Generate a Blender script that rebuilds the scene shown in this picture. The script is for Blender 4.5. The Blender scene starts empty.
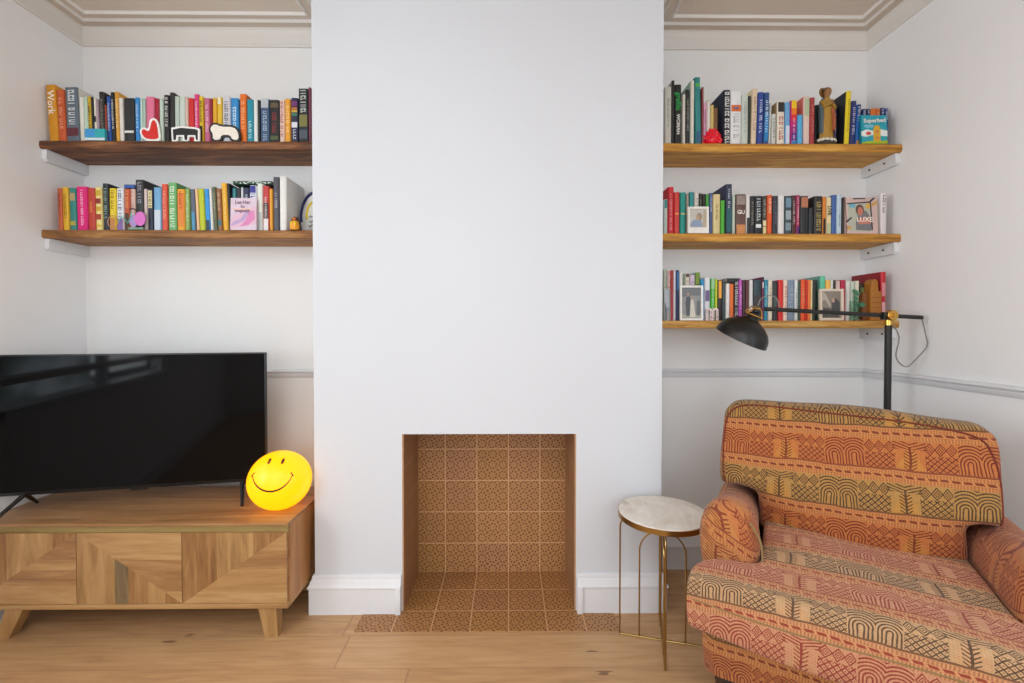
import bpy, bmesh, math, random
from mathutils import Vector, Matrix
random.seed(7)
C = bpy.context.scene.collection
PI = math.pi

# ------------------------------------------------------------------ camera
F = 452.0                     # focal length in pixels of the 1024 px wide frame
CAM = Vector((0, 0, 1.176))
YAW, PITCH, SHY = 0.0094, 0.0155, -6.5 / 1024
cd = bpy.data.cameras.new('camera')
cam = bpy.data.objects.new('camera', cd); C.objects.link(cam)
cd.sensor_width = 36; cd.lens = 36 * F / 1024; cd.shift_y = SHY; cd.clip_start = 0.02
cam.location = CAM; cam.rotation_euler = (PI/2 - PITCH, 0, -YAW)
bpy.context.scene.camera = cam
_R = cam.rotation_euler.to_matrix()

def ray(px, py):
    return _R @ Vector(((px-512)/F, (341.5-py)/F + SHY*1024/F, -1))
def P(px, py, Y):             # measured picture point on the plane at depth Y
    d = ray(px, py); t = Y / d.y
    return CAM + d*t
def PZ(px, py, z):            # measured picture point on the level at height z
    d = ray(px, py); return CAM + d*((z-CAM.z)/d.z)

# ------------------------------------------------------------------ colour and nodes
def lin(c):
    if isinstance(c, str):
        c = c.lstrip('#'); c = [int(c[i:i+2], 16) for i in (0, 2, 4)]
    o = []
    for v in c:
        v /= 255.0
        o.append(v/12.92 if v <= .04045 else ((v+.055)/1.055)**2.4)
    return (*o, 1)

class E:
    nt = None
    def __init__(s, v): s.v = v
    def _m(s, op, *o):
        n = E.nt.nodes.new('ShaderNodeMath'); n.operation = op
        for i, a in enumerate((s,)+o):
            a = a.v if isinstance(a, E) else a
            if isinstance(a, (int, float)): n.inputs[i].default_value = a
            else: E.nt.links.new(a, n.inputs[i])
        return E(n.outputs[0])
    def __add__(s, o): return s._m('ADD', o)
    __radd__ = __add__
    def __sub__(s, o): return s._m('SUBTRACT', o)
    def __rsub__(s, o): return E(o)._m('SUBTRACT', s)
    def __mul__(s, o): return s._m('MULTIPLY', o)
    __rmul__ = __mul__
    def __truediv__(s, o): return s._m('DIVIDE', o)
    def fract(s): return s._m('FRACT')
    def floor(s): return s._m('FLOOR')
    def sin(s): return s._m('SINE')
    def abs(s): return s._m('ABSOLUTE')
    def sqrt(s): return s._m('SQRT')
    def lt(s, o): return s._m('LESS_THAN', o)
    def gt(s, o): return s._m('GREATER_THAN', o)
    def max(s, o): return s._m('MAXIMUM', o)
    def min(s, o): return s._m('MINIMUM', o)
    def mod(s, o): return s._m('FLOORED_MODULO', o)
    def atan2(s, o): return s._m('ARCTAN2', o)

def newmat(name, rough=.5, metal=0):
    m = bpy.data.materials.new(name); m.use_nodes = True
    E.nt = m.node_tree
    b = m.node_tree.nodes['Principled BSDF']
    b.inputs['Roughness'].default_value = rough; b.inputs['Metallic'].default_value = metal
    return m, m.node_tree, b
def node(t, **kw):
    n = E.nt.nodes.new(t)
    for k, v in kw.items(): setattr(n, k, v)
    return n
def link(a, b): E.nt.links.new(a.v if isinstance(a, E) else a, b)
def coords(kind='Object'):
    return node('ShaderNodeTexCoord').outputs[kind]
def xyz(s):
    n = node('ShaderNodeSeparateXYZ'); link(s, n.inputs[0]); return [E(o) for o in n.outputs]
def vec(x, y, z=0.0):
    n = node('ShaderNodeCombineXYZ')
    for i, a in enumerate((x, y, z)):
        if isinstance(a, E): link(a, n.inputs[i])
        else: n.inputs[i].default_value = a
    return n.outputs[0]
def mapping(s, scale, rot=(0,0,0)):
    n = node('ShaderNodeMapping'); link(s, n.inputs[0])
    n.inputs['Scale'].default_value = scale; n.inputs['Rotation'].default_value = rot
    return n.outputs[0]
def noise(s, scale, detail=3, rough=.5, dist=0):
    n = node('ShaderNodeTexNoise'); link(s, n.inputs['Vector'])
    n.inputs['Scale'].default_value = scale; n.inputs['Detail'].default_value = detail
    n.inputs['Roughness'].default_value = rough; n.inputs['Distortion'].default_value = dist
    return E(n.outputs[0])
def wnoise(x, y, z=0.0):
    n = node('ShaderNodeTexWhiteNoise', noise_dimensions='3D'); link(vec(x, y, z), n.inputs[0]); return E(n.outputs[0])
def ramp(f, stops):
    n = node('ShaderNodeValToRGB'); link(f, n.inputs[0]); e = n.color_ramp.elements
    while len(e) < len(stops): e.new(.5)
    for i, (p, c) in enumerate(stops): e[i].position = p; e[i].color = lin(c)
    return n.outputs[0]
def mix(f, a, b, blend='MIX'):
    n = node('ShaderNodeMix', data_type='RGBA', blend_type=blend)
    if isinstance(f, (int, float)): n.inputs[0].default_value = f
    else: link(f, n.inputs[0])
    for i, c in ((6, a), (7, b)):
        if isinstance(c, (str, tuple, list)): n.inputs[i].default_value = lin(c) if isinstance(c, str) or max(c) > 1.001 else (*c[:3], 1)
        else: link(c, n.inputs[i])
    return n.outputs[2]
def bump(b, h, strength=.2, dist=.002):
    n = node('ShaderNodeBump'); n.inputs['Strength'].default_value = strength; n.inputs['Distance'].default_value = dist
    link(h, n.inputs['Height']); link(n.outputs[0], b.inputs['Normal'])

_cache = {}
def paint(c, rough=.5, metal=0, var=.06, name='painted'):
    key = (str(c), rough, metal, name)
    if key in _cache: return _cache[key]
    m, nt, b = newmat(name, rough, metal)
    n = noise(coords(), 40, 2)
    l = lin(c)
    lo = tuple(max(0, v*(1-var*2)) for v in l[:3]); hi = tuple(min(1, v*(1+var*2)) for v in l[:3])
    link(mix(n, lo, hi), b.inputs['Base Color'])
    _cache[key] = m
    return m

def wood(name, dark, mid, light, axis='X', scale=1.0, rough=.5, contrast=1.0, bmp=.15):
    m, nt, b = newmat(name, rough)
    st = {'X': (1.0, 9, 9), 'Y': (9, 1.0, 9), 'Z': (9, 9, 1.0)}[axis]
    co = coords()
    base = mapping(co, tuple(v*scale for v in st))
    n1 = noise(base, 1.6, 6, .6, 1.2)
    n2 = noise(mapping(co, tuple(v*scale*4 for v in st)), 2.5, 3, .6)
    g = (n1 - .5)*contrast*1.25 + .5 + (n2-.5)*.3
    link(ramp(g, [(.18, dark), (.5, mid), (.82, light)]), b.inputs['Base Color'])
    bump(b, n2, bmp)
    return m

# ------------------------------------------------------------------ mesh helpers
class MB:
    def __init__(s): s.bm = bmesh.new()
    def box(s, x0, x1, y0, y1, z0, z1, mi=0, bev=0, M=None):
        vs = [s.bm.verts.new((x, y, z)) for z in (z0, z1) for y in (y0, y1) for x in (x0, x1)]
        fs = [s.bm.faces.new([vs[i] for i in f]) for f in
              ((0,2,3,1), (4,5,7,6), (0,1,5,4), (2,6,7,3), (0,4,6,2), (1,3,7,5))]
        for f in fs: f.material_index = mi
        if bev:
            ed = list({e for f in fs for e in f.edges})
            r = bmesh.ops.bevel(s.bm, geom=ed, offset=bev, segments=2, affect='EDGES', profile=.5)
            vs = list({v for f in r['faces'] for v in f.verts} | {v for v in vs if v.is_valid})
            for f in {f for v in vs for f in v.link_faces}: f.material_index = mi
        if M is not None:
            for v in vs: v.co = M @ v.co
        return s
    def prism(s, pts, a0, a1, plane='xz', mi=0, side=None):
        """polygon given in a plane, pushed along the third axis from a0 to a1"""
        def q(p, a): return {'xz': (p[0], a, p[1]), 'xy': (p[0], p[1], a), 'yz': (a, p[0], p[1])}[plane]
        A = [s.bm.verts.new(q(p, a0)) for p in pts]; B = [s.bm.verts.new(q(p, a1)) for p in pts]
        n = len(pts)
        for f in (s.bm.faces.new(A[::-1]), s.bm.faces.new(B)): f.material_index = mi
        for i in range(n):
            f = s.bm.faces.new((A[i], A[(i+1) % n], B[(i+1) % n], B[i])); f.material_index = mi if side is None else side
        return s
    def tube(s, pts, r, seg=8, mi=0, closed=False, caps=True):
        pts = [Vector(p) for p in pts]; n = len(pts); rings = []
        rs = r if isinstance(r, (list, tuple)) else [r]*n
        prev = None
        for i in range(n):
            if closed: t = pts[(i+1) % n] - pts[i-1]
            else: t = pts[min(i+1, n-1)] - pts[max(i-1, 0)]
            t.normalize()
            if prev is None:
                a = Vector((0,0,1)) if abs(t.z) < .9 else Vector((1,0,0))
                u = t.cross(a).normalized()
            else:
                u = (prev - t*prev.dot(t)).normalized()
            prev = u; w = t.cross(u)
            rings.append([s.bm.verts.new(pts[i] + (u*math.cos(2*PI*k/seg) + w*math.sin(2*PI*k/seg))*rs[i]) for k in range(seg)])
        for i in range(n if closed else n-1):
            A, B = rings[i], rings[(i+1) % n]
            for k in range(seg):
                f = s.bm.faces.new((A[k], A[(k+1) % seg], B[(k+1) % seg], B[k])); f.material_index = mi
        if caps and not closed:
            for R in (rings[0][::-1], rings[-1]):
                f = s.bm.faces.new(R); f.material_index = mi
        return s
    def lathe(s, prof, seg=32, M=None, mi=0, fn=None):
        """profile of (radius, height) turned about z, then moved by M"""
        rings = []
        for j, (r, z) in enumerate(prof):
            if r < 1e-6: rings.append([s.bm.verts.new((0, 0, z))])
            else:
                R = []
                for k in range(seg):
                    a = 2*PI*k/seg; rr = r*(fn(a, z) if fn else 1)
                    R.append(s.bm.verts.new((rr*math.cos(a), rr*math.sin(a), z)))
                rings.append(R)
        for A, B in zip(rings, rings[1:]):
            for k in range(seg):
                k2 = (k+1) % seg
                if len(A) == 1 and len(B) == 1: continue
                if len(A) == 1: f = s.bm.faces.new((A[0], B[k2], B[k]))
                elif len(B) == 1: f = s.bm.faces.new((A[k], A[k2], B[0]))
                else: f = s.bm.faces.new((A[k], A[k2], B[k2], B[k]))
                f.material_index = mi
        if M is not None:
            for R in rings:
                for v in R: v.co = M @ v.co
        return s
    def ball(s, c, r, M=None, seg=20, mi=0):
        r = r if isinstance(r, (tuple, list)) else (r, r, r)
        n = seg//2; prof = [(math.sin(PI*i/n), -math.cos(PI*i/n)) for i in range(n+1)]
        prof[0] = (0, -1); prof[-1] = (0, 1)
        T = Matrix.Translation(c) @ (M or Matrix.Identity(4)) @ Matrix.Diagonal((*r, 1))
        return s.lathe(prof, seg, T, mi)
    def mesh(s, name, mats, smooth=35, fix=True):
        if fix: bmesh.ops.recalc_face_normals(s.bm, faces=s.bm.faces)
        me = bpy.data.meshes.new(name); s.bm.to_mesh(me); s.bm.free()
        for m in (mats if isinstance(mats, (list, tuple)) else [mats]): me.materials.append(m)
        if smooth:
            me.shade_smooth(); me.set_sharp_from_angle(angle=math.radians(smooth))
        return me
    def build(s, name, mats, parent=None, origin=None, smooth=35, fix=True):
        """verts are given in the parent's frame (or the world); origin only moves the pivot"""
        if origin is not None:
            for v in s.bm.verts: v.co -= Vector(origin)
        o = bpy.data.objects.new(name, s.mesh(name, mats, smooth, fix)); C.objects.link(o)
        if origin is not None: o.location = origin
        if parent is not None: o.parent = parent
        return o

def tag(o, label=None, cat=None, group=None, kind=None):
    if label: o['label'] = label
    if cat: o['category'] = cat
    if group: o['group'] = group
    if kind: o['kind'] = kind
    return o
def thing(name, label, cat, loc=(0,0,0), rz=0, group=None):
    o = bpy.data.objects.new(name, None); C.objects.link(o); o.empty_display_size = .1
    o.location = loc; o.rotation_euler = (0, 0, rz)
    return tag(o, label, cat, group)
def struct(mb, name, mats, smooth=35, **k):
    return tag(mb.build(name, mats, smooth=smooth, **k), kind='structure')
def subsurf(mb, levels, name, mats, uvf=None, parent=None, post=None):
    """cage -> smooth surface, with texture coordinates in metres from uvf(co, normal)"""
    bmesh.ops.recalc_face_normals(mb.bm, faces=mb.bm.faces)
    me = bpy.data.meshes.new('cage'); mb.bm.to_mesh(me); mb.bm.free()
    o = bpy.data.objects.new('cage', me); C.objects.link(o)
    md = o.modifiers.new('s', 'SUBSURF'); md.levels = levels; md.render_levels = levels
    dg = bpy.context.evaluated_depsgraph_get(); dg.update()
    out = bpy.data.meshes.new_from_object(o.evaluated_get(dg)); out.name = name
    bpy.data.objects.remove(o); bpy.data.meshes.remove(me)
    if post:
        for v in out.vertices: v.co = post(v.co)
        out.update()
    if uvf:
        uv = out.uv_layers.get('UVMap') or out.uv_layers.new(name='UVMap')
        for lp in out.loops:
            uv.data[lp.index].uv = uvf(out.vertices[lp.vertex_index].co)
    out.materials.clear()
    for m in (mats if isinstance(mats, (list, tuple)) else [mats]): out.materials.append(m)
    out.shade_smooth()
    ob = bpy.data.objects.new(name, out); C.objects.link(ob)
    if parent is not None: ob.parent = parent
    return ob
def lettering(name, text, size, M, mat, parent, depth=.0004, align='CENTER'):
    cu = bpy.data.curves.new('t', 'FONT'); cu.body = text; cu.size = size; cu.align_x = align; cu.align_y = 'CENTER'
    cu.extrude = depth; cu.offset = size*.018; cu.resolution_u = 2; cu.space_line = .9
    o = bpy.data.objects.new('t', cu); C.objects.link(o)
    dg = bpy.context.evaluated_depsgraph_get(); dg.update()
    me = bpy.data.meshes.new_from_object(o.evaluated_get(dg)); me.name = name
    bpy.data.objects.remove(o)
    me.transform(M); me.materials.clear(); me.materials.append(mat)
    ob = bpy.data.objects.new(name, me); C.objects.link(ob)
    if parent is not None: ob.parent = parent
    return ob
FRONT = Matrix.Rotation(PI/2, 4, 'X')                 # text that faces -y
SPINE = FRONT @ Matrix.Rotation(-PI/2, 4, 'Z')        # ... reading downwards
SPINEUP = FRONT @ Matrix.Rotation(PI/2, 4, 'Z')
def T(x, y, z): return Matrix.Translation((x, y, z))

def sweep(path, prof, name, mat, closed=False, inward=1):
    """moulding: profile of (offset from wall, z) carried along a plan path with mitred corners"""
    mb = MB(); n = len(path); cols = []
    for i in range(n):
        p = Vector(path[i])
        def nrm(a, b):
            d = (Vector(b)-Vector(a)).normalized(); return Vector((-d.y, d.x))*inward
        if closed or 0 < i < n-1:
            n1 = nrm(path[i-1], path[i]); n2 = nrm(path[i], path[(i+1) % n])
            m = (n1+n2)/(1+n1.dot(n2))
        elif i == 0: m = nrm(path[0], path[1])
        else: m = nrm(path[-2], path[-1])
        cols.append([mb.bm.verts.new((p.x+m.x*o, p.y+m.y*o, z)) for o, z in prof])
    k = len(prof)
    for i in range(n if closed else n-1):
        A, B = cols[i], cols[(i+1) % n]
        for j in range(k-1): mb.bm.faces.new((A[j], A[j+1], B[j+1], B[j]))
    if not closed:
        for c in (cols[0], cols[-1]): mb.bm.faces.new(c)
    return struct(mb, name, mat, smooth=30)
# ------------------------------------------------------------------ the setting
YB, YC = 2.195, 1.86                      # back wall of the alcoves, face of the chimney breast
XL = P(84, 150, YB).x; XR = P(866, 150, YB).x
BL = P(312.9, 250, YC).x; BR = P(662.6, 250, YC).x
ZC = 2.603                               # ceiling
YREAR = -3.0
XFAR = XL - .1

def plaster(name, c, v=.02):
    m, nt, b = newmat(name, .75)
    n = noise(coords(), 3.0, 4); l = lin(c)
    link(mix(n, tuple(x*(1-v) for x in l[:3]), tuple(min(1, x*(1+v)) for x in l[:3])), b.inputs['Base Color'])
    bump(b, noise(coords(), 120, 2), .03, .001)
    return m
WALL = plaster('white_wall_paint', '#efefef')
WALLR = plaster('warm_white_wall_paint', '#f1f1f2')
CEIL = plaster('ceiling_paint', '#d6cabd')
CORN = plaster('cornice_paint', '#e6e2dd')
TRIM = paint('#e2e4e8', .35, var=.01, name='white_gloss')

def floor_mat():
    m, nt, b = newmat('oak_boards', .42)
    co = coords(); X, Y, Z = xyz(co)
    wdt = .165
    k = ((Y - 1.548)/wdt); row = k.floor(); fy = k.fract()
    px = (X/2.7) + wnoise(row, 3.0)*1.0
    pl = px.floor(); fx = px.fract()
    tone = wnoise(row, pl, 5.0)
    sh = vec(X + tone*7.0, Y + tone*3.0, Z)
    g = noise(mapping(sh, (1.6, 16, 16)), 2.2, 6, .6, .8)
    g2 = noise(mapping(sh, (3, 70, 70)), 2.0, 3)
    base = ramp(g*.75 + g2*.25 + (tone-.5)*.16, [(.22, '#a47d56'), (.5, '#c2986c'), (.8, '#d2ad82')])
    vo = node('ShaderNodeTexVoronoi'); link(mapping(sh, (2.7, 6.1, 1)), vo.inputs['Vector']); vo.inputs['Scale'].default_value = 1.0
    kn = E(vo.outputs['Distance']) + (g2-.5)*.22
    kmask = kn.lt(.06)*.7
    col = mix(kmask, base, '#5b3a26')
    seam = (((fy-.5).abs()).gt(.493) + ((fx-.5).abs()).gt(.4988)).min(1)
    col = mix(seam*.4, col, '#7d5d42')
    link(col, b.inputs['Base Color'])
    bump(b, g2, .12)
    return m
FLOOR = floor_mat()

def tile_mat(name, plane, ox, oz, fade=0.0):
    """patterned encaustic tiles, 15 cm, read from world position"""
    m, nt, b = newmat(name, .5)
    X, Y, Z = xyz(coords())
    u, v = {'xz': (X, Z), 'xy': (X, Y), 'yz': (Y, Z)}[plane]
    u = (u-ox)/.1516; v = (v-oz)/.1516
    iu, iv = u.floor(), v.floor(); fu, fv = u.fract(), v.fract()
    tone = wnoise(iu, iv, 2.0); tone2 = wnoise(iu, iv, 9.0)
    cu, cv = (fu*3).fract()-.5, (fv*3).fract()-.5
    r = (cu*cu + cv*cv).sqrt(); a = cv.atan2(cu)
    ring = (r-.36).abs().lt(.085) * ((a*8).sin()).gt(-.15)
    dot = r.lt(.10)
    du, dv = cu.abs()-.5, cv.abs()-.5
    star = (du*du + dv*dv).sqrt().lt(.13)
    pat = (ring + star*.8 + dot*.25).min(1)
    base = mix(tone, '#b08149', '#bd8b58'); base = mix((tone2*.4), base, '#b07f66')
    n = noise(coords(), 14, 3)
    base = mix(n*.35, base, '#8f6a3e')
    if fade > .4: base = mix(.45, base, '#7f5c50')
    col = mix(pat*(.78-fade), base, '#5a2d19')
    gr = ((fu-.5).abs().gt(.486) + (fv-.5).abs().gt(.486)).min(1)
    col = mix(gr*(.9-fade), col, '#d6aa7e')
    link(col, b.inputs['Base Color'])
    bump(b, gr, -.2)
    return m

# floor and ceiling
struct(MB().box(XFAR, XR+.1, YREAR, YB, -.06, 0), 'floor', FLOOR, 0)
struct(MB().box(XFAR, XR+.1, YREAR, YB+.1, ZC, ZC+.06), 'ceiling', CEIL, 0)
struct(MB().box(XL-.1, XR+.1, YB, YB+.1, 0, ZC), 'wall_back', WALL, 0)
W4 = (-.75, .75, .45, 2.2)                # added opening in the right wall, out of view, housing a fill light
mb = MB(); mb.box(XR, XR+.1, YREAR, W4[0], 0, ZC).box(XR, XR+.1, W4[1], YB, 0, ZC).box(XR, XR+.1, W4[0], W4[1], 0, W4[2]).box(XR, XR+.1, W4[0], W4[1], W4[3], ZC)
struct(mb, 'wall_right', WALLR, 0)
mb = MB()
mb.box(XR+.02, XR+.09, W4[0], W4[0]+.05, W4[2], W4[3]).box(XR+.02, XR+.09, W4[1]-.05, W4[1], W4[2], W4[3])
mb.box(XR-.02, XR+.09, W4[0], W4[1], W4[2], W4[2]+.04).box(XR+.02, XR+.09, W4[0], W4[1], W4[3]-.05, W4[3]).box(XR+.03, XR+.08, -.03, .03, W4[2], W4[3])
struct(mb, 'added_window', TRIM, 0)  # frame of the added, unseen window
W3 = (-.45, 1.66, .80, 2.25)               # window in the left wall, seen only as a reflection in the television
mb = MB(); mb.box(XL-.1, XL, YREAR, W3[0], 0, ZC).box(XL-.1, XL, W3[1], YB, 0, ZC).box(XL-.1, XL, W3[0], W3[1], 0, W3[2]).box(XL-.1, XL, W3[0], W3[1], W3[3], ZC)
struct(mb, 'wall_left', WALLR, 0)
mb = MB()
mb.box(XL-.09, XL-.02, W3[0], W3[0]+.05, W3[2], W3[3]).box(XL-.09, XL-.02, W3[1]-.05, W3[1], W3[2], W3[3])
mb.box(XL-.09, XL+.02, W3[0], W3[1], W3[2], W3[2]+.035).box(XL-.09, XL-.02, W3[0], W3[1], W3[3]-.05, W3[3]).box(XL-.07, XL-.03, W3[0], W3[1], 1.50, 1.54).box(XL-.08, XL-.03, .55, .61, W3[2], W3[3])
struct(mb, 'window_2', TRIM, 0)
# rear wall, behind the camera, with two sash windows
W1 = (-1.35, 1.35, .75, 2.3)
mb = MB(); y0, y1 = YREAR-.2, YREAR; w = W1
mb.box(XFAR, w[0], y0, y1, 0, ZC).box(w[1], XR+.1, y0, y1, 0, ZC).box(w[0], w[1], y0, y1, 0, w[2]).box(w[0], w[1], y0, y1, w[3], ZC)
struct(mb, 'wall_rear', WALL, 0)
mb = MB(); t = .06
mb.box(w[0], w[0]+t, y0+.05, y1, w[2], w[3]).box(w[1]-t, w[1], y0+.05, y1, w[2], w[3])
mb.box(w[0], w[1], y0+.05, y1+.03, w[2], w[2]+t).box(w[0], w[1], y0+.05, y1, w[3]-t, w[3])
zm = (w[2]+w[3])/2; mb.box(w[0]+t, w[1]-t, y0+.08, y0+.12, zm-.025, zm+.025)
for k in (1, 2): xx = w[0]+(w[1]-w[0])*k/3; mb.box(xx-.04, xx+.04, y0+.06, y0+.13, w[2], w[3])
struct(mb, 'window_1', TRIM, 0)

# chimney breast with the fireplace opening
FL = P(402.3, 520, YC).x; FR = P(576, 520, YC).x
FZ = P(489, 434, YC).z; FD = 2.165
mb = MB()
mb.box(BL, FL, YC, YB, 0, ZC).box(FR, BR, YC, YB, 0, ZC).box(FL, FR, YC, YB, FZ, ZC)
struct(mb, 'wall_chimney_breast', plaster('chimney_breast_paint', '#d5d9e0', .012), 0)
TX, TY, TZ = .003, 1.86, -.012
tb = tile_mat('tiles_back', 'xz', TX, TZ); th = tile_mat('tiles_hearth', 'xy', TX, TY)
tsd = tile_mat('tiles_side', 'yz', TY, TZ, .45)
struct(MB().box(FL, FR, FD, YB, 0, FZ), 'trim_1', tb, 0)
for n_, (a, b_) in (('trim_2', (FL, FL+.006)), ('trim_3', (FR-.006, FR))):
    struct(MB().box(a, b_, YC+.001, FD, 0, FZ), n_, tsd, 0)
hx0 = PZ(354, 632, 0).x; hx1 = PZ(620, 631, 0).x; hy = PZ(489, 631.5, 0).y
mb = MB(); mb.box(FL, FR, YC, FD, 0, .002).box(hx0, hx1, hy, YC, 0, .002)
struct(mb, 'trim_4', th, 0)

# skirting boards: chimney piers
SKH = .158
skp = [(0, SKH), (.006, SKH), (.009, SKH-.006), (.009, SKH-.016), (.015, SKH-.026), (.017, SKH-.036), (.024, SKH-.044), (.024, SKH-.05), (.019, SKH-.055), (.019, 0)]
sweep([(BL, YB), (BL, YC), (FL-.004, YC)], skp, 'baseboard_chimney_left', TRIM, inward=-1)
sweep([(FR+.004, YC), (BR, YC), (BR, YB)], skp, 'baseboard_chimney_right', TRIM, inward=-1)
for n_, x0, x1 in (('trim_5', FL-.026, FL-.003), ('trim_6', FR+.003, FR+.026)):
    mb = MB(); mb.box(x0, x1, YC-.027, YC, 0, SKH-.045, bev=.003); struct(mb, n_, TRIM)
sweep([(BR+.02, YB), (XR, YB)], skp, 'baseboard_back_right', TRIM, inward=-1)
sweep([(XL, YB), (BL-.02, YB)], skp, 'baseboard_back_left', TRIM, inward=-1)
sweep([(XR, YB-.02), (XR, YREAR)], skp, 'baseboard_right', TRIM, inward=-1)
sweep([(XL, YREAR), (XL, YB-.02)], skp, 'baseboard_left', TRIM, inward=-1)
# dado rails
dz = P(760, 373, YB).z
dp = [(0, dz+.022), (.008, dz+.022), (.018, dz+.018), (.02, dz+.01), (.012, dz+.002), (.010, dz-.012), (.004, dz-.02), (0, dz-.02)]
sweep([(BR, YB), (XR, YB), (XR, YREAR)], dp, 'trim_7', TRIM, inward=-1)
sweep([(XL, YREAR), (XL, YB), (BL, YB)], dp, 'trim_8', TRIM, inward=-1)
# cornice and the two ceiling beads, round each alcove and over the breast
zb = P(200, 47.6, YB).z
cp = [(0, zb), (.012, zb), (.014, zb+.007), (.007, zb+.013), (.007, ZC-.034), (.012, ZC-.016), (.017, ZC-.010), (.018, ZC)]
path = [(XR, YREAR), (XR, YB), (BR, YB), (BR, YC), (BL, YC), (BL, YB), (XL, YB), (XL, YREAR)]
sweep(path, cp, 'trim_9', CORN, inward=1)
for n_, o, w, h in (('trim_10', .060, .014, .011), ('trim_11', .108, .016, .011)):
    bp = [(o, ZC), (o+.003, ZC-h*.6), (o+w*.35, ZC-h), (o+w*.65, ZC-h), (o+w-.003, ZC-h*.5), (o+w, ZC)]
    sweep(path, bp, n_, CORN, inward=1)

# ------------------------------------------------------------------ light
w = bpy.data.worlds.new('world'); bpy.context.scene.world = w; w.use_nodes = True
E.nt = w.node_tree
n_ = noise(coords('Generated'), 9, 5, .65)
link(ramp(n_, [(.42, '#20261f'), (.5, '#6f7f78'), (.56, '#dfe9f5')]), w.node_tree.nodes['Background'].inputs[0])
w.node_tree.nodes['Background'].inputs[1].default_value = 4.4
def area(name, loc, rot, sx, sy, e, col=(1,1,1)):
    l = bpy.data.lights.new(name, 'AREA'); l.shape = 'RECTANGLE'; l.size = sx; l.size_y = sy; l.energy = e; l.color = col
    o = bpy.data.objects.new(name, l); C.objects.link(o); o.location = loc; o.rotation_euler = rot
    return o
area('window_light', (0, YREAR+.06, 1.45), (PI/2, 0, 0), 2.5, 1.5, 26, (.88, .94, 1))
area('left_window_light', (XL-.13, .05, 1.55), (PI/2, 0, -PI/2), .95, 1.35, 30, (.90, .95, 1))
area('right_fill_light', (XR+.13, 0, 1.35), (PI/2, 0, PI/2), 1.4, 1.6, 5, (.90, .95, 1))  # added fill from the right, brightens the left wall and alcove
area('ceiling_fill_light', (-.2, -1.2, ZC-.05), (0, 0, 0), 2.4, 2.0, 42, (.93, .96, 1))  # added fill under the ceiling to lift the walls, stands for no fixture
vs = bpy.context.scene.view_settings
vs.view_transform = 'Standard'; vs.look = 'None'; vs.exposure = 0; vs.gamma = 1

# ------------------------------------------------------------------ shelves
WD = wood('dark_reclaimed_pine', '#2e170c', '#6b3f20', '#a06a3c', 'X', 1.6, .6, 1.4, .5)
WM = wood('brown_reclaimed_pine', '#4d2c16', '#93622f', '#c08f57', 'X', 1.6, .6, 1.3, .5)
WG = wood('golden_reclaimed_pine', '#7c4a1c', '#c48a30', '#e3b356', 'X', 1.5, .55, 1.2, .4)
WH = wood('pale_golden_reclaimed_pine', '#8d5c27', '#c79447', '#e3bd78', 'X', 1.5, .55, 1.2, .4)
class Shelf: pass
def make_shelf(name, x0, x1, Yf, ztop, th, mat, label, side):
    s = Shelf(); s.name = name; s.z = ztop; s.Yf = Yf; s.Y = Yf + .02; s.books = []
    mb = MB(); n = 36
    rnd = random.Random(len(name)*7+int(ztop*100))
    prof = []
    for i in range(n+1):
        j = rnd.uniform(-.0025, .0025); k = rnd.uniform(-.002, .002)
        x = x0+(x1-x0)*i/n
        yf = Yf + k
        prof.append([(x, YB-.001, ztop), (x, yf+.006, ztop), (x, yf+.001, ztop-.005+j*.3), (x, yf, ztop-th/2+j),
                     (x, yf+.001, ztop-th+.005+j*.6), (x, yf+.006, ztop-th+j*.4), (x, YB-.001, ztop-th)])
    V = [[mb.bm.verts.new(p) for p in r] for r in prof]
    for A, B in zip(V, V[1:]):
        for q in range(7): mb.bm.faces.new((A[q], A[(q+1) % 7], B[(q+1) % 7], B[q]))
    mb.bm.faces.new(V[0]); mb.bm.faces.new(V[-1][::-1])
    o = mb.build('wall_shelf', mat, origin=(x0, YB, ztop-th), smooth=40)
    tag(o, label, 'shelf', 'wooden wall shelves in the alcoves')
    xw = XL if side < 0 else XR
    # white batten screwed to the side wall under the shelf
    bh, bt = .05, .022
    xa, xb = (xw+.001, xw+bt) if side < 0 else (xw-bt, xw-.001)
    bz = ztop-th-.001
    b = MB().prism([(YB-.001, bz), (Yf+.012, bz), (Yf+.010, bz-bh*.8), (Yf+.018, bz-bh), (YB-.001, bz-bh)], xa, xb, 'yz').build('shelf_bracket', TRIM, origin=(xa, YB, bz-bh), smooth=0)
    tag(b, 'white wooden batten on the %s wall under the %s shelf' % ('left' if side < 0 else 'right', name), 'shelf bracket', 'white battens under the shelves')
    if side > 0:
        for yy in (YB-.05, YB-.135):
            sc = MB().lathe([(0, .003), (.004, .003), (.005, 0), (0, 0)], 10, T(xa-.0002 - xa, yy-YB, bh*.5) @ Matrix.Rotation(-PI/2, 4, 'Y')).build('screw', paint('#3c3733', .5, .3), b)
    return s
sUL = make_shelf('upper left', XL+.001, BL-.001, 1.985, P(180, 140.6, 1.985).z, .034, WD, 'dark brown rough-sawn upper wooden shelf in the left alcove', -1)
sLL = make_shelf('lower left', XL+.001, BL-.001, 1.99, P(180, 229.8, 1.99).z, .036, WM, 'brown rough-sawn lower wooden shelf in the left alcove', -1)
sUR = make_shelf('upper right', BR+.001, XR-.001, 1.99, P(780, 143.2, 1.99).z, .036, WG, 'golden wooden topmost shelf in the right alcove', 1)
sMR = make_shelf('middle right', BR+.001, XR-.001, 1.99, P(780, 233.4, 1.99).z, .035, WG, 'golden wooden middle shelf of three in the right alcove', 1)
sLR = make_shelf('lowest right', BR+.001, XR-.001, 1.995, P(780, 320.6, 1.995).z, .034, WH, 'pale golden lowest wooden shelf, behind the black lamp arm', 1)

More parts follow.
